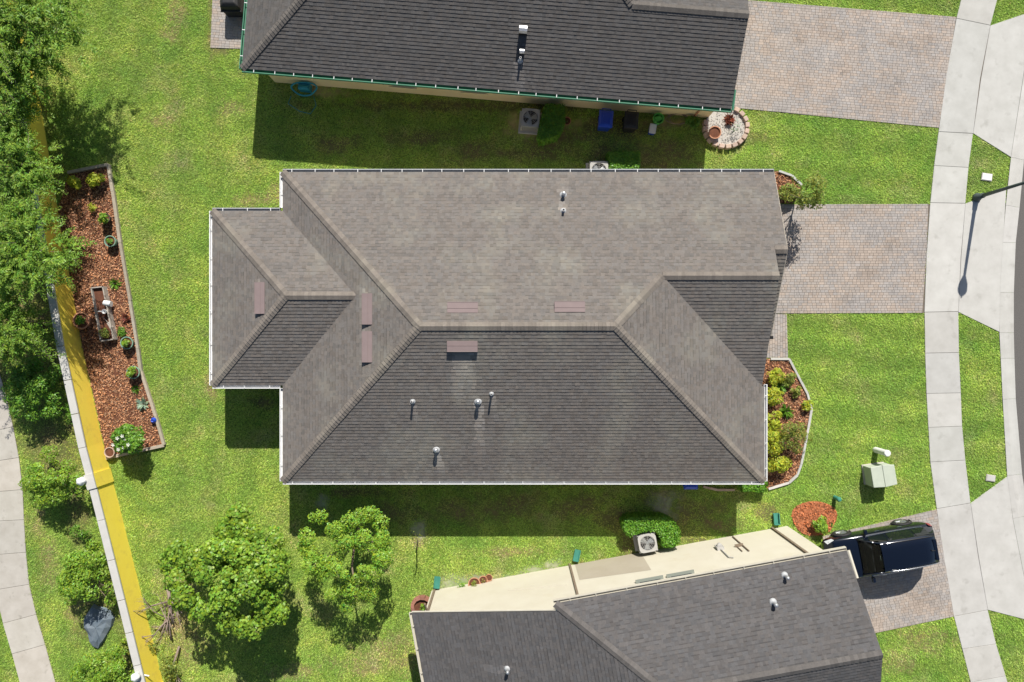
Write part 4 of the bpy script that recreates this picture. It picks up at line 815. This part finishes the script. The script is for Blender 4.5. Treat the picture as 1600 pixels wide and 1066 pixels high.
leafy_tree('young_tree', 'thin reddish olive young tree beside the centre driveway', 'tree', 1258, 300, 1.65, .86, 40, .22, .10, .5, M_leafO, 75, 62, base=(1240, 308), r0=.035, split=.7, flat=1.5)
small_plant('garden_plant', 'low olive plant in the small bed by the garage corner', 'plant', 1230, 300, 'bush', .42, M_leafO, 170, .10)
small_plant('garden_plant', 'bright green shrub in the orange mulch ring', 'plant', 1276, 820, 'bush', .40, M_leafA, 240, .11)
small_plant('garden_plant', 'tiny dark tuft at the right edge of orange mulch ring', 'plant', 1299, 819, 'ros', .18, M_leafB, 40, .04)
for k in range(26):
    pass
# dead branches heaped by the wall, bare sapling, boulder
def branchy(b, p, d, L, r, depth):
    q = p + d * L * .5 + V_((rnd(-.08, .08), rnd(-.08, .08), rnd(-.03, .05))) * L; e = p + d * L; b.tube([p, q, e], [r, r * .75, r * .4], 5)
    if depth:
        for i in range(3): dd = (d + V_((rnd(-.8, .8), rnd(-.8, .8), rnd(-.25, .35)))).normalized(); branchy(b, p.lerp(e, rnd(.35, .95)), dd, L * rnd(.4, .7), r * .5, depth - 1)
random.seed(5)
for px, py, d, L, r, lab in ((262, 915, (.15, -1, .05), 1.7, .09, 'leafless grey dead branch nearest to the large tree'), (268, 1000, (-.2, .8, .1), 1.6, .05, 'tangled dead branch between yellow wall and large tree'), (262, 940, (-.9, -.25, .45), 1.3, .035, 'thin dead branch reaching over the yellow wall'), (280, 1010, (-.2, -.9, .1), 1.5, .05, 'dead branch pile at bottom beside yellow wall'), (272, 960, (-.6, -.7, .3), 1.4, .045, 'forked dead branch below the large tree crown edge')):
    b = MB(); p = P(px, py, .15); branchy(b, p, V_(d).normalized(), L, r, 3); tag(b.build('dead_branch', M_dead, origin=(p.x, p.y, 0), smooth=True), lab, 'branch', 'dead branches by the wall')
small_plant('weed', 'straggly yellow green weed growing over the dead branches', 'weed', 272, 1035, 'bush', .55, M_leafO, 60, .11); small_plant('weed', 'straggly green weed at the foot of the yellow wall', 'weed', 236, 1012, 'bush', .3, M_leafO, 70, .10)
t = thing('sapling', 'bare young sapling with pale trunk standing alone on rear lawn', 'tree', P(651, 860)); bs = P(651, 858); tp = P(652, 842, 2.0); b = MB(); b.tube([bs, bs.lerp(tp, .5) + V_((.03, .02, 0)), tp], [.04, .03, .015], 7); b.build('trunk', M_dead, t, smooth=True)
b = MB()
for i in range(7): a = rnd(0, 6.28); p = bs.lerp(tp, rnd(.5, 1)); b.tube([p, p + V_((math.cos(a) * .3, math.sin(a) * .3, .25))], [.012, .004], 5)
b.build('branches', M_dead, t)
quads_np('leaves', leaf_quads(np.array(tp) + NP.normal(size=(26, 3)) * .16, NP.normal(size=(26, 3)) + np.array([0, 0, 1.]), NP.uniform(.07, .12, 26), NP.uniform(.03, .06, 26)), 4, tints(26, .8, 1.2), M_leafO, t, kind='stuff')
b = MB(); p = P(152, 980, .15); n = 16; prof = [(1.0, -.2), (1.02, .0), (.93, .16), (.6, .25), (.02, .28)]
def bsh(a): return (.58 * (1 + .12 * math.sin(2 * a + .6) + .09 * math.sin(5 * a) + .05 * math.sin(9 * a)) * (1 + .35 * math.sin(a)) * math.cos(a), .95 * (1 + .1 * math.sin(3 * a + 1) + .05 * math.sin(7 * a)) * math.sin(a))
vs = [V_((p.x + bsh(2 * math.pi * j / n)[0] * r, p.y + bsh(2 * math.pi * j / n)[1] * r, z + .06 * math.sin(j * 2.1 + r * 5) * r)) for r, z in prof for j in range(n)]
b.mesh(vs, [(i * n + j, i * n + (j + 1) % n, (i + 1) * n + (j + 1) % n, (i + 1) * n + j) for i in range(len(prof) - 1) for j in range(n)]); tag(b.build('boulder', M_rock, origin=(p.x, p.y, 0), smooth=False), 'flat blue grey boulder behind the yellow wall between two shrubs', 'rock')

# ------------------------------------------------------------------ yard objects
def ac(label, px, py, ang, s=.8, h=.78):
    p = P(px, py, h); t = thing('air_conditioner', label, 'air conditioner', (p.x, p.y, 0)); c = V_((p.x, p.y, 0)); e = V_((math.cos(ang), math.sin(ang), 0)); n = V_((-math.sin(ang), math.cos(ang), 0))
    b = MB(); b.box(c + V_((0, 0, .04)), (s + .2, s + .2, .08), ang); b.build('pad', M_conc, t, bevel=.01)
    b = MB(); b.box(c + V_((0, 0, .38)), (s - .08, s - .08, .6), ang, 1)
    for k in range(11):
        z = .13 + k * .053; b.box(c + V_((0, 0, z)), (s - .02, s - .02, .026), ang, 0)
    for i in (-1, 1):
        for j in (-1, 1): b.box(c + e * i * (s / 2 - .03) + n * j * (s / 2 - .03) + V_((0, 0, .39)), (.07, .07, .66), ang, 0)
    b.build('case', [M_acw, M_dark], t)
    b = MB(); N_ = 28; rr = s * .41
    out = []
    for j in range(N_):
        a = 2 * math.pi * j / N_ + math.pi / N_; k = s / 2 / max(abs(math.cos(a)), abs(math.sin(a))); k = min(k, s * .63); out.append((c + e * math.cos(a) * k + n * math.sin(a) * k, c + e * math.cos(a) * rr + n * math.sin(a) * rr))
    for j in range(N_):
        (o0, i0), (o1, i1) = out[j], out[(j + 1) % N_]; U = V_((0, 0, 1)); b.face([o0 + U * h, o1 + U * h, i1 + U * h, i0 + U * h]); b.face([o0 + U * (h - .09), o1 + U * (h - .09), o1 + U * h, o0 + U * h]); b.face([i0 + U * h, i1 + U * h, i1 + U * (h - .12), i0 + U * (h - .12)])
    b.build('top_panel', M_acw, t)
    b = MB(); b.lathe([(rr, h - .11), (.001, h - .12)], c, 20, cap=False); b.build('shroud', M_dark, t)
    b = MB()
    for k in range(3):
        a = k * 2.094 + .4; d = e * math.cos(a) + n * math.sin(a); q = e * -math.sin(a) + n * math.cos(a); z = V_((0, 0, h - .07)); b.face([c + d * .05 - q * .05 + z, c + d * rr * .9 - q * .16 + z, c + d * rr * .92 + q * .13 + z - V_((0, 0, .03)), c + d * .05 + q * .05 + z - V_((0, 0, .02))])
    b.lathe([(.07, h - .1), (.07, h - .04), (.02, h - .03)], c, 12); b.build('fan', M_steel, t)
    b = MB()
    for r in (.1, .17, .24, .31): b.tube([c + V_((r * math.cos(x), r * math.sin(x), h + .005)) for x in np.linspace(0, 6.2832, 25)], .006, 4, cap=False)
    for k in range(8): a = k * .785; b.tube([c + V_((.07 * math.cos(a), .07 * math.sin(a), h + .01)), c + V_((rr * math.cos(a), rr * math.sin(a), h + .005))], .006, 4)
    b.build('grille', M_acw, t); return t
ac('air conditioner against the yellow stucco wall of the top house', 829, 184, R(-4.7)); ac('air conditioner half hidden under the upper eave of main house', 936, 266, 0); ac('air conditioner ringed by the bright curling hedge', 1012, 849, A3)
def wheelie(label, px, py, ang, m, w_=.6, d_=.72, h=1.05, face=-1):
    p = P(px, py, h); t = thing('wheeled_bin', label, 'bin', (p.x, p.y, 0)); c = V_((p.x, p.y, 0)); e = V_((math.cos(ang), math.sin(ang), 0)); n = V_((-math.sin(ang), math.cos(ang), 0)) * face
    def ring(z, a, dd): return [c + e * i * a / 2 + n * j * dd / 2 + V_((0, 0, z)) for i, j in ((-1, -1), (1, -1), (1, 1), (-1, 1))]
    b = MB(); r0, r1 = ring(.08, w_ * .78, d_ * .74), ring(h - .1, w_ * .96, d_ * .96); b.mesh(r0 + r1, [(3, 2, 1, 0)] + [(i, (i + 1) % 4, 4 + (i + 1) % 4, 4 + i) for i in range(4)]); b.box(c + V_((0, 0, h - .12)), (w_ * 1.02, d_ * 1.02, .05), ang); b.build('body', m, t, bevel=.03)
    b = MB(); q0, q1, q2 = ring(h - .085, w_ * 1.04, d_ * 1.05), ring(h - .03, w_ * 1.0, d_ * 1.0), ring(h + .02, w_ * .72, d_ * .72); b.mesh(q0 + q1 + q2, [(3, 2, 1, 0)] + [(k * 4 + i, k * 4 + (i + 1) % 4, k * 4 + 4 + (i + 1) % 4, k * 4 + 4 + i) for k in (0, 1) for i in range(4)] + [(8, 9, 10, 11)])
    for k in (-1, 0, 1): b.box(c + e * k * w_ * .2 + V_((0, 0, h + .025)), (.04, d_ * .6, .02), ang)
    b.build('lid', m, t, bevel=.02)
    b = MB(); b.tube([c + e * -w_ * .32 - n * d_ * .6 + V_((0, 0, h - .06)), c + e * w_ * .32 - n * d_ * .6 + V_((0, 0, h - .06))], .018, 6)
    for k in (-1, 1): b.tube([c + e * k * w_ * .32 - n * d_ * .6 + V_((0, 0, h - .06)), c + e * k * w_ * .32 - n * d_ * .48 + V_((0, 0, h - .1))], .016, 6)
    b.build('handle', m, t)
    for k in (-1, 1): b = MB(); q = c + e * k * w_ * .4 - n * d_ * .4 + V_((0, 0, .11)); b.tube([q - e * .03, q + e * .03], .11, 14); b.build('wheel', M_tyre, t)
    return t
wheelie('blue wheeled recycling bin against yellow stucco wall', 947, 185, R(-4.7), M_blue); wheelie('black wheeled rubbish bin beside the blue bin', 987, 187, R(-4.7), M_black); wheelie('blue wheeled bin peeking out under lower eave of main house', 1080, 752, 0, M_blue, face=-1)
p = P(1029, 185, .45); t = thing('round_bin', 'small green plastic tub right of the black bin', 'bin', (p.x, p.y, 0)); b = MB(); b.lathe([(.17, 0), (.23, .4), (.25, .41), (.25, .45), (.21, .45), (.16, .06)], (p.x, p.y, .01), 18); b.build('tub', M_lime, t); b = MB(); b.box((p.x, p.y, .36), (.3, .22, .06), R(20)); b.tube([(p.x - .2, p.y, .45), (p.x - .1, p.y, .52), (p.x + .1, p.y, .52), (p.x + .2, p.y, .45)], .012, 6); b.build('handle', M_lime, t)
p = P(1020, 201, .3); t = thing('cool_box', 'small cool box with white lid beside the green tub', 'box', (p.x, p.y, 0)); b = MB(); b.box((p.x, p.y, .13), (.27, .4, .26), R(-10)); b.build('body', M_blue, t, bevel=.02); b = MB(); b.box((p.x, p.y, .295), (.3, .43, .07), R(-10)); b.build('lid', M_white, t, bevel=.02)
pot('small terracotta pot beside the dark wedge hedge', 886, 189, .17, .25, M_terra, ('bush', M_leafB, .08, 100, .05))
# hoses
t = thing('garden_hose', 'blue green garden hose coiled on reel by yellow wall', 'hose', P(474, 140)); b = MB(); c = P(474, 137, .5); pts = []
for i in range(170):
    a = i * .3; r = .55 + .05 * math.sin(i * .9); pts.append(c + V_((r * math.cos(a), .30 * r / .55 * math.sin(a) * .8, -.12 + .15 * math.sin(a) + .02 * math.sin(i))))
b.tube(pts, .034, 6); b.build('coil', M_hose, t, smooth=True)
b = MB(); b.tube([P(455, 150, .03), P(450, 162, .03), P(468, 174, .03), P(485, 178, .03), P(494, 165, .03), P(490, 150, .03)], .014, 6); b.build('loose_end', M_hose, t, smooth=True)
b = MB(); b.box(c + V_((0, .1, -.25)), (.5, .3, .4), R(-4.7)); b.tube([c + V_((-.2, 0, 0)), c + V_((.2, 0, 0))], .08, 10); b.build('reel', M_hose, t)
b = MB(); pts = [P(1056 + (16 + 2 * math.sin(i)) * math.cos(i * .45) + .1 * i, 186 + 8 * math.sin(i * .45), .04 + .004 * i) for i in range(50)]; b.tube(pts, .016, 5); tag(b.build('hose_coil', M_dead, origin=P(1056, 186), smooth=True), 'tangled brown hose on the ground by yellow wall', 'hose')
small_plant('garden_plant', 'dark leafy plant at the right end of yellow stucco wall', 'plant', 1082, 190, 'bush', .3, M_leafB, 200, .1)
# stone ring planter
t = thing('stone_planter', 'round planter ringed with pinkish stones and white gravel', 'planter', P(1133, 200)); c = P(1133, 200); b = MB(); b.prism(RING, -.01, .10); b.build('gravel', M_gravel, t)
n = 300; a_ = NP.uniform(0, 6.28, n); r_ = .82 * np.sqrt(NP.random(n)); pos = np.stack([c.x + r_ * np.cos(a_), c.y + r_ * .93 * np.sin(a_), NP.uniform(.1, .125, n)], 1); l = NP.uniform(.04, .08, n); quads_np('pebbles', leaf_quads(pos, NP.normal(size=(n, 3)) * .3 + np.array([0, 0, 1.]), l, l * .8), 4, tints(n, .6, 1.25, .03), M_gravel, t, kind='stuff')
for i in range(20):
    a = i * 2 * math.pi / 20 + .1
    if 1.6 < a < 2.9: continue
    b = MB(); x, y = c.x + .95 * math.cos(a), c.y + .88 * math.sin(a); b.box((x, y, .11), (.25 * rnd(.9, 1.05), .2, .22 + rnd(-.02, .03)), a + math.pi / 2 + rnd(-.08, .08), t=jt(.85, 1.12), taper=.9); b.build('stone', M_stone, t, bevel=.02)
pot('dark round pot of soil inside the stone ringed planter', 1117, 207, .27, .38, M_terra, None, 'garden_pot', 'pot')
small_plant('garden_plant', 'red leaved plant inside the stone ringed planter', 'plant', 1141, 186, 'ros', .36, M_leafR, 80, .07, z=.1); small_plant('garden_plant', 'sparse grey green plant inside the stone ringed planter', 'plant', 1148, 199, 'bush', .3, M_agave, 40, .07, z=.1)
t = thing('block_planter', 'small half ring planter of red blocks at bottom house corner', 'planter', P(660, 946)); c = P(660, 946)
for i in range(9): a = .5 + i * .5; b = MB(); b.box((c.x + .42 * math.cos(a), c.y + .40 * math.sin(a), .12), (.22, .16, .24 + rnd(-.02, .02)), a + math.pi / 2, t=jt(), taper=.94); b.build('block', M_brickr, t, bevel=.012)
b = MB(); b.prism(RINGS, -.01, .1); b.build('soil', M_mulchb, t); small_plant('garden_plant', 'green seedling in the red block planter', 'plant', 662, 948, 'bush', .18, M_leafA, 160, .07, z=.1)
pot('largest of three terracotta pots along the cream wall', 741, 912, .26, .3, M_terra, ('bush', M_leafO, .16, 180, .06)); pot('middle terracotta pot along the cream wall', 755, 907, .19, .26, M_terra, ('bush', M_leafO, .1, 120, .05)); pot('smallest terracotta pot along the cream wall, rightmost', 764, 903, .15, .22, M_terra)
small_plant('weed', 'dark weed between the sand and largest terracotta pot', 'weed', 722, 917, 'bush', .22, M_leafB, 150, .07)
# splash guards under the downspouts
for px, py, ang, lab in ((901, 868, 78, 'teal green splash guard at the middle downspout of cream wall'), (1213, 811, 95, 'teal green splash guard at right end of the cream wall'), (683, 910, 85, 'teal green splash guard at left end of the cream wall')):
    p = P(px, py, .1); d = V_((math.cos(R(ang)), math.sin(R(ang)), 0)); s_ = V_((-d.y, d.x, 0)); b = MB()
    for k in (-1, 1): b.box(p + s_ * .12 * k + V_((0, 0, .03)), (.5, .03, .12), R(ang))
    b.box(p - V_((0, 0, .03)), (.5, .24, .03), R(ang)); b.box(p - d * .24 + V_((0, 0, .03)), (.03, .24, .12), R(ang)); tag(b.build('splash_guard', M_teal, origin=(p.x, p.y, 0)), lab, 'splash guard', 'splash guards at the cream wall')
# utility cabinet, pedestal, marker, covers
t = thing('utility_cabinet', 'pale green electrical cabinet on the front lawn', 'utility box', P(1378, 748)); p = P(1381, 744, .78); c = V_((p.x, p.y, 0)); an = R(8)
b = MB(); b.box(c + V_((-.05, -.02, .03)), (1.0, .9, .1), an); b.build('pad', M_concold, t, bevel=.02)
b = MB(); b.box(c + V_((-.02, -.02, .38)), (.98, .86, .66), an); b.build('case', M_tgreen, t, bevel=.02)
b = MB(); e = V_((math.cos(an), math.sin(an), 0)); n = V_((-e.y, e.x, 0))
for s0, s1, o in ((-.52, -.02, .02), (.0, .52, -.03)):
    q = [c + e * s0 + n * (.46 - o) + V_((0, 0, .70)), c + e * s1 + n * (.46 + o) + V_((0, 0, .72)), c + e * s1 - n * (.46 + o) + V_((0, 0, .76)), c + e * s0 - n * (.46 - o) + V_((0, 0, .74))]
    qq = [x + V_((0, 0, .07)) for x in q]; b.mesh(q + qq, [(3, 2, 1, 0), (4, 5, 6, 7)] + [(i, (i + 1) % 4, 4 + (i + 1) % 4, 4 + i) for i in range(4)])
b.build('lid', M_tgreen, t, bevel=.02); b = MB(); b.box(c - n * .46 + V_((.1, 0, .45)), (.08, .04, .16), an); b.build('latch', M_steel, t)
p = P(1368, 703); t = thing('utility_pedestal', 'white cylindrical utility pedestal above the pale green cabinet', 'utility post', p); b = MB(); b.lathe([(.13, -.02), (.13, .86), (.125, .88)], p, 20); b.build('post', M_white, t, smooth=False); b = MB(); b.lathe([(.135, .88), (.145, .9), (.145, .98), (.12, 1.02), (.01, 1.035)], p, 20); b.build('cap', M_white, t, smooth=False)
p = P(1304, 777); t = thing('marker_post', 'short dark green marker post on front lawn near mulch ring', 'utility post', p); b = MB(); b.lathe([(.09, -.02), (.09, .40)], p, 14); b.build('post', M_teal, t); b = MB(); b.lathe([(.1, .38), (.11, .42), (.08, .5), (.01, .52)], p, 14); b.build('cap', M_teal, t)
for px, py, sx, sy, m_, lab in ((1541, 277, .42, .28, M_white, 'white valve cover in the verge near the lamp post'), (1547, 747, .36, .24, M_conc, 'grey concrete cover in the verge above the lower apron')):
    p = P(px, py); t = thing('ground_cover_box', lab, 'cover', p); b = MB(); b.box(p + V_((0, 0, .02)), (sx + .06, sy + .06, .07), R(-8)); b.build('frame', M_concold, t, bevel=.01); b = MB(); b.box(p + V_((0, 0, .062)), (sx, sy, .016), R(-8)); b.build('lid', m_, t, bevel=.005)
# street lamp (its top leans out of the picture by perspective)
p = P(1525, 309); t = thing('street_lamp', 'dark slender street lamp post on the verge with acorn head', 'street lamp', p)
b = MB(); b.lathe([(.19, -.02), (.19, .12), (.13, .2), (.11, .5)], p, 18); b.build('base', M_pole, t, smooth=True); b = MB(); b.tube([p + V_((0, 0, .45)), p + V_((0, 0, 3.25))], [.085, .06], 14); b.build('pole', M_pole, t, smooth=True)
b = MB(); b.lathe([(.06, 3.2), (.1, 3.25), (.09, 3.32), (.14, 3.36)], p, 16); b.build('collar', M_pole, t, smooth=True); b = MB(); b.lathe([(.12, 3.36), (.19, 3.5), (.21, 3.62), (.19, 3.72)], p, 18); b.build('lantern', M_lampw, t, smooth=True); b = MB(); b.lathe([(.22, 3.72), (.2, 3.8), (.1, 3.92), (.03, 4.0), (.03, 4.06), (.005, 4.08)], p, 18); b.build('roof_cap', M_pole, t, smooth=True)
# covered barbecue on the patio in the upper left
p = P(357, -2, 1.0); t = thing('barbecue', 'barbecue under dark cover on the paved patio', 'barbecue', (p.x, p.y, 0)); b = MB()
b.mesh([V_((p.x + i * a, p.y + j * d, z)) for z, a, d in ((.03, .42, .36), (.75, .44, .38), (.95, .40, .33), (1.05, .25, .2)) for i, j in ((-1, -1), (1, -1), (1, 1), (-1, 1))], [(k * 4 + i, k * 4 + (i + 1) % 4, k * 4 + 4 + (i + 1) % 4, k * 4 + 4 + i) for k in range(3) for i in range(4)] + [(12, 13, 14, 15), (3, 2, 1, 0)]); b.build('cover', M_black, t, bevel=.04)
b = MB(); b.box((p.x, p.y - .38, .72), (.9, .14, .05)); b.build('side_shelf', M_black, t)

# ------------------------------------------------------------------ the dark SUV
CC = V_((16.12, -9.22, 0)); CA = A3 + math.pi                      # front faces the garage
ce = V_((math.cos(CA), math.sin(CA), 0)); cn = V_((-ce.y, ce.x, 0))
def cw(x, y, z): return CC + ce * x + cn * y + V_((0, 0, z))
SUV = thing('car', 'dark blue black sport utility vehicle parked on the lower driveway', 'car', CC)
ST = [(2.36, .60, .36, .60), (2.31, .76, .27, .72), (2.12, .88, .22, .86), (1.7, .935, .2, .97), (1.2, .95, .2, 1.03), (.8, .955, .2, 1.06), (0, .96, .2, 1.06), (-1.0, .96, .2, 1.08), (-1.8, .945, .22, 1.09), (-2.18, .90, .28, 1.07), (-2.34, .80, .36, .98), (-2.40, .66, .44, .88)]
b = MB(); rings = []
for x, hw, zb, zt in ST:
    hf = [(.80, zb), (.97, zb + .12), (1.0, zb + (zt - zb) * .45), (.995, zb + (zt - zb) * .72), (.965, zt - .08), (.90, zt - .02), (.62, zt + .015)]
    rings.append([(x, -k * hw, z) for k, z in hf] + [(x, 0, zt + .03)] + [(x, k * hw, z) for k, z in hf[::-1]])
n = len(rings[0]); vs = [cw(*q) for r_ in rings for q in r_]
b.mesh(vs, [(i * n + j, (i + 1) * n + j, (i + 1) * n + (j + 1) % n, i * n + (j + 1) % n) for i in range(len(rings) - 1) for j in range(n)] + [tuple(range(n)), tuple(range(len(rings) * n - 1, (len(rings) - 1) * n - 1, -1))]); b.build('body', M_car, SUV, smooth=True, subsurf=2)
# cabin shell
CB = [(1.02, .80, 1.05, .78, 1.07), (.30, .86, 1.06, .63, 1.58), (-.45, .87, 1.07, .645, 1.68), (-1.5, .86, 1.08, .635, 1.68), (-2.02, .83, 1.08, .61, 1.63), (-2.30, .78, 1.04, .72, 1.10)]
b = MB(); rings = []
for x, hb, zb, ht, zt in CB:
    s_ = [(-hb, zb), (-hb * .4 - ht * .6, zb * .4 + zt * .6 - .01), (-ht, zt - .045), (-ht * .9, zt - .005), (-ht * .5, zt + .02), (0, zt + .028)]
    rings.append([(x, y, z) for y, z in s_] + [(x, -y, z) for y, z in s_[:-1][::-1]])
n = len(rings[0]); vs = [cw(*q) for r_ in rings for q in r_]
b.mesh(vs, [(i * n + j, (i + 1) * n + j, (i + 1) * n + j + 1, i * n + j + 1) for i in range(len(rings) - 1) for j in range(n - 1) if not (i == 0 and 1 <= j <= n - 3)]); b.build('cabin', M_car, SUV, smooth=True)
def lerp_ring(k, f): return [V_(a).lerp(V_(c), f) for a, c in zip(rings[k], rings[k + 1])]
def gpatch(name, pts, m, off): 
    b = MB(); nn = (pts[1] - pts[0]).cross(pts[-1] - pts[0]).normalized(); c = sum(pts, V_((0, 0, 0))) / len(pts)
    if nn.dot(c - V_((-.6, 0, .9))) < 0: nn = -nn; pts = pts[::-1]
    b.face([cw(*(p + nn * off)) for p in pts]); return b.build(name, m, SUV)
ra, rb = lerp_ring(0, .04), lerp_ring(0, .95)                     # windscreen as a curved sheet
b = MB(); cols = [3, 4, 5, 6, 7]
up_ = V_((.5, 0, .8)).normalized() * .012
A_ = [V_((ra[1].x - .02, ra[1].y * .97, ra[1].z + .02))] + [ra[k] for k in cols] + [V_((ra[-2].x - .02, ra[-2].y * .97, ra[-2].z + .02))]; B_ = [V_((rb[2].x, rb[2].y * .95, rb[2].z + .02))] + [rb[k] for k in cols] + [V_((rb[-3].x, rb[-3].y * .95, rb[-3].z + .02))]
for i in range(len(A_) - 1): b.face([cw(*(A_[i] + up_)), cw(*(A_[i + 1] + up_)), cw(*(B_[i + 1] + up_)), cw(*(B_[i] + up_))])
b.build('windscreen', M_screen, SUV, smooth=True)
for y in (-.36, .36):
    b = MB(); b.box(cw(-.15, y, 1.12), (.5, .5, .14), CA); b.box(cw(-.42, y, 1.32), (.14, .48, .5), CA); b.box(cw(-.45, y, 1.6), (.1, .24, .12), CA); b.build('front_seat', M_seat, SUV, bevel=.04)
b = MB(); b.box(cw(.62, 0, 1.08), (.34, 1.42, .06), CA); b.build('dashboard', M_black, SUV, bevel=.02)
b = MB(); b.tube([cw(.36 + .06 * math.sin(a), -.36 + .18 * math.cos(a), 1.18 + .17 * math.sin(a)) for a in np.linspace(0, 6.2832, 20)], .016, 5, cap=False); b.build('steering_wheel', M_black, SUV)
b = MB(); b.tube([cw(.34, -.1, 1.48), cw(.34, .1, 1.48)], .03, 6); b.build('interior_mirror', M_chrome, SUV)
b = MB(); ra, rb = lerp_ring(4, .08), lerp_ring(4, .75); up_ = V_((-.8, 0, .4)).normalized() * .012
for i in range(2, n - 3): b.face([cw(*(ra[i] * 1.0 + up_)), cw(*(ra[i + 1] + up_)), cw(*(rb[i + 1] + up_)), cw(*(rb[i] + up_))])
b.build('rear_window', M_carglass, SUV, smooth=True)
for sg in (1, -1):
    for (k0, f0, k1, f1) in ((0, .62, 1, .55), (1, .65, 2, .72), (2, .80, 3, .7)):
        a, c = lerp_ring(k0, f0), lerp_ring(k1, f1); i0, i1 = (0, 2) if sg > 0 else (n - 1, n - 3)
        q = [a[i0].lerp(a[i1], .10), c[i0].lerp(c[i1], .10), c[i0].lerp(c[i1], .88), a[i0].lerp(a[i1], .88)]
        if k0 == 0: q[3] = V_((.18, q[3].y, q[3].z)) if False else q[3]
        mid = [a[1 if sg > 0 else n - 2], c[1 if sg > 0 else n - 2]]
        nn = V_((0, -sg, .45)).normalized() * .018; b = MB(); pts = [q[0], q[1], mid[1], q[2], q[3], mid[0]]; b.face([cw(*(p + nn)) for p in (pts if sg > 0 else pts[::-1])]); b.build('side_window', M_carglass, SUV)
    b = MB(); tr = [lerp_ring(0, .5)[0 if sg > 0 else n - 1]] + [V_(rings[k][0 if sg > 0 else n - 1]) for k in (1, 2, 3)] + [lerp_ring(3, .6)[0 if sg > 0 else n - 1]]; b.tube([cw(*(p + V_((0, -sg * .02, .03)))) for p in tr], .013, 6); b.build('window_trim', M_chrome, SUV)
    b = MB(); rr_ = [V_((x, -sg * y, z)) for x, y, z in ((.18, .60, 1.57), (.0, .60, 1.635), (-.7, .61, 1.69), (-1.5, .60, 1.69), (-1.85, .58, 1.655), (-1.95, .57, 1.62))]; b.tube([cw(*p) for p in rr_], .017, 6); b.build('roof_rail', M_chrome if sg < 0 else M_black, SUV, smooth=True)
    b = MB(); pa = V_(rings[0][1 if sg > 0 else n - 2]); pb = V_(rings[1][2 if sg > 0 else n - 3]); b.tube([cw(*pa), cw(*pa.lerp(pb, .5)), cw(*pb)], .04, 6); b.build('windscreen_pillar', M_car, SUV, smooth=True); b = MB(); c = V_((.62, -sg * 1.05, 1.08)); b.box(cw(*c), (.14, .22, .15), CA); b.box(cw(.64, -sg * .93, 1.05), (.08, .16, .06), CA); b.build('mirror', M_car, SUV, bevel=.03)
    for x in (1.36, -1.34):
        c = V_((x, -sg * .86, .36)); b = MB(); o = V_((0, -sg, 0)); q = [cw(*(c - o * .1)), cw(*(c + o * .09)), cw(*(c + o * .115))]; b.tube([q[0], q[1], q[2]], [.36, .36, .33], 26); wh = b.build('wheel', M_tyre, SUV)
        b = MB(); b.tube([cw(*(c + o * .09)), cw(*(c + o * .122))], .235, 22)
        for k in range(5):
            a = k * 1.2566; b.tube([cw(*(c + o * .128)), cw(*(c + o * .128 + V_((math.cos(a) * .22, 0, math.sin(a) * .22))))], .03, 5)
        b.build('rim', M_rim, wh)
        b = MB(); b.tube([cw(*(c + o * .095 + V_((.41 * math.cos(a), 0, .41 * math.sin(a))))) for a in np.linspace(-.15, math.pi + .15, 16)], .035, 6); b.build('wheel_arch', M_black, SUV)
    b = MB(); q = [V_((2.27, -sg * .80, .62)), V_((1.98, -sg * .90, .74)), V_((1.92, -sg * .86, .86)), V_((2.2, -sg * .70, .78))]; nn = V_((.3, -sg * .5, .6)).normalized() * .02; b.face([cw(*(p + nn)) for p in (q if sg > 0 else q[::-1])]); b.build('headlight', M_lampw, SUV)
    b = MB(); q = [V_((-2.12, -sg * .90, .80)), V_((-2.32, -sg * .80, .80)), V_((-2.30, -sg * .74, 1.04)), V_((-2.12, -sg * .84, 1.06))]; nn = V_((-.5, -sg * .7, .3)).normalized() * .03; b.face([cw(*(p + nn)) for p in (q if sg < 0 else q[::-1])]); b.build('tail_light', M_lampr, SUV)
    for x in (.15, -.85): b = MB(); b.tube([cw(x, -sg * .965, .93), cw(x - .2, -sg * .968, .935)], .016, 6); b.build('door_handle', M_chrome, SUV)
b = MB(); b.box(cw(2.36, 0, .58), (.06, .9, .18), CA); b.build('grille', M_black, SUV, bevel=.02); b = MB(); b.box(cw(-2.39, 0, .62), (.03, .5, .13), CA); b.build('number_plate', M_white, SUV)
b = MB(); 
for y in (-.3, .25): b.tube([cw(.98, y, 1.085), cw(.72, y + .45, 1.27)], .010, 5)
b.build('wipers', M_black, SUV)
b = MB(); b.box(cw(-1.95, 0, 1.665), (.14, .9, .03), CA); b.build('rear_spoiler', M_car, SUV, bevel=.012); b = MB(); b.tube([cw(-1.75, 0, 1.70), cw(-1.85, 0, 1.78)], [.03, .01], 6); b.build('roof_aerial', M_black, SUV)
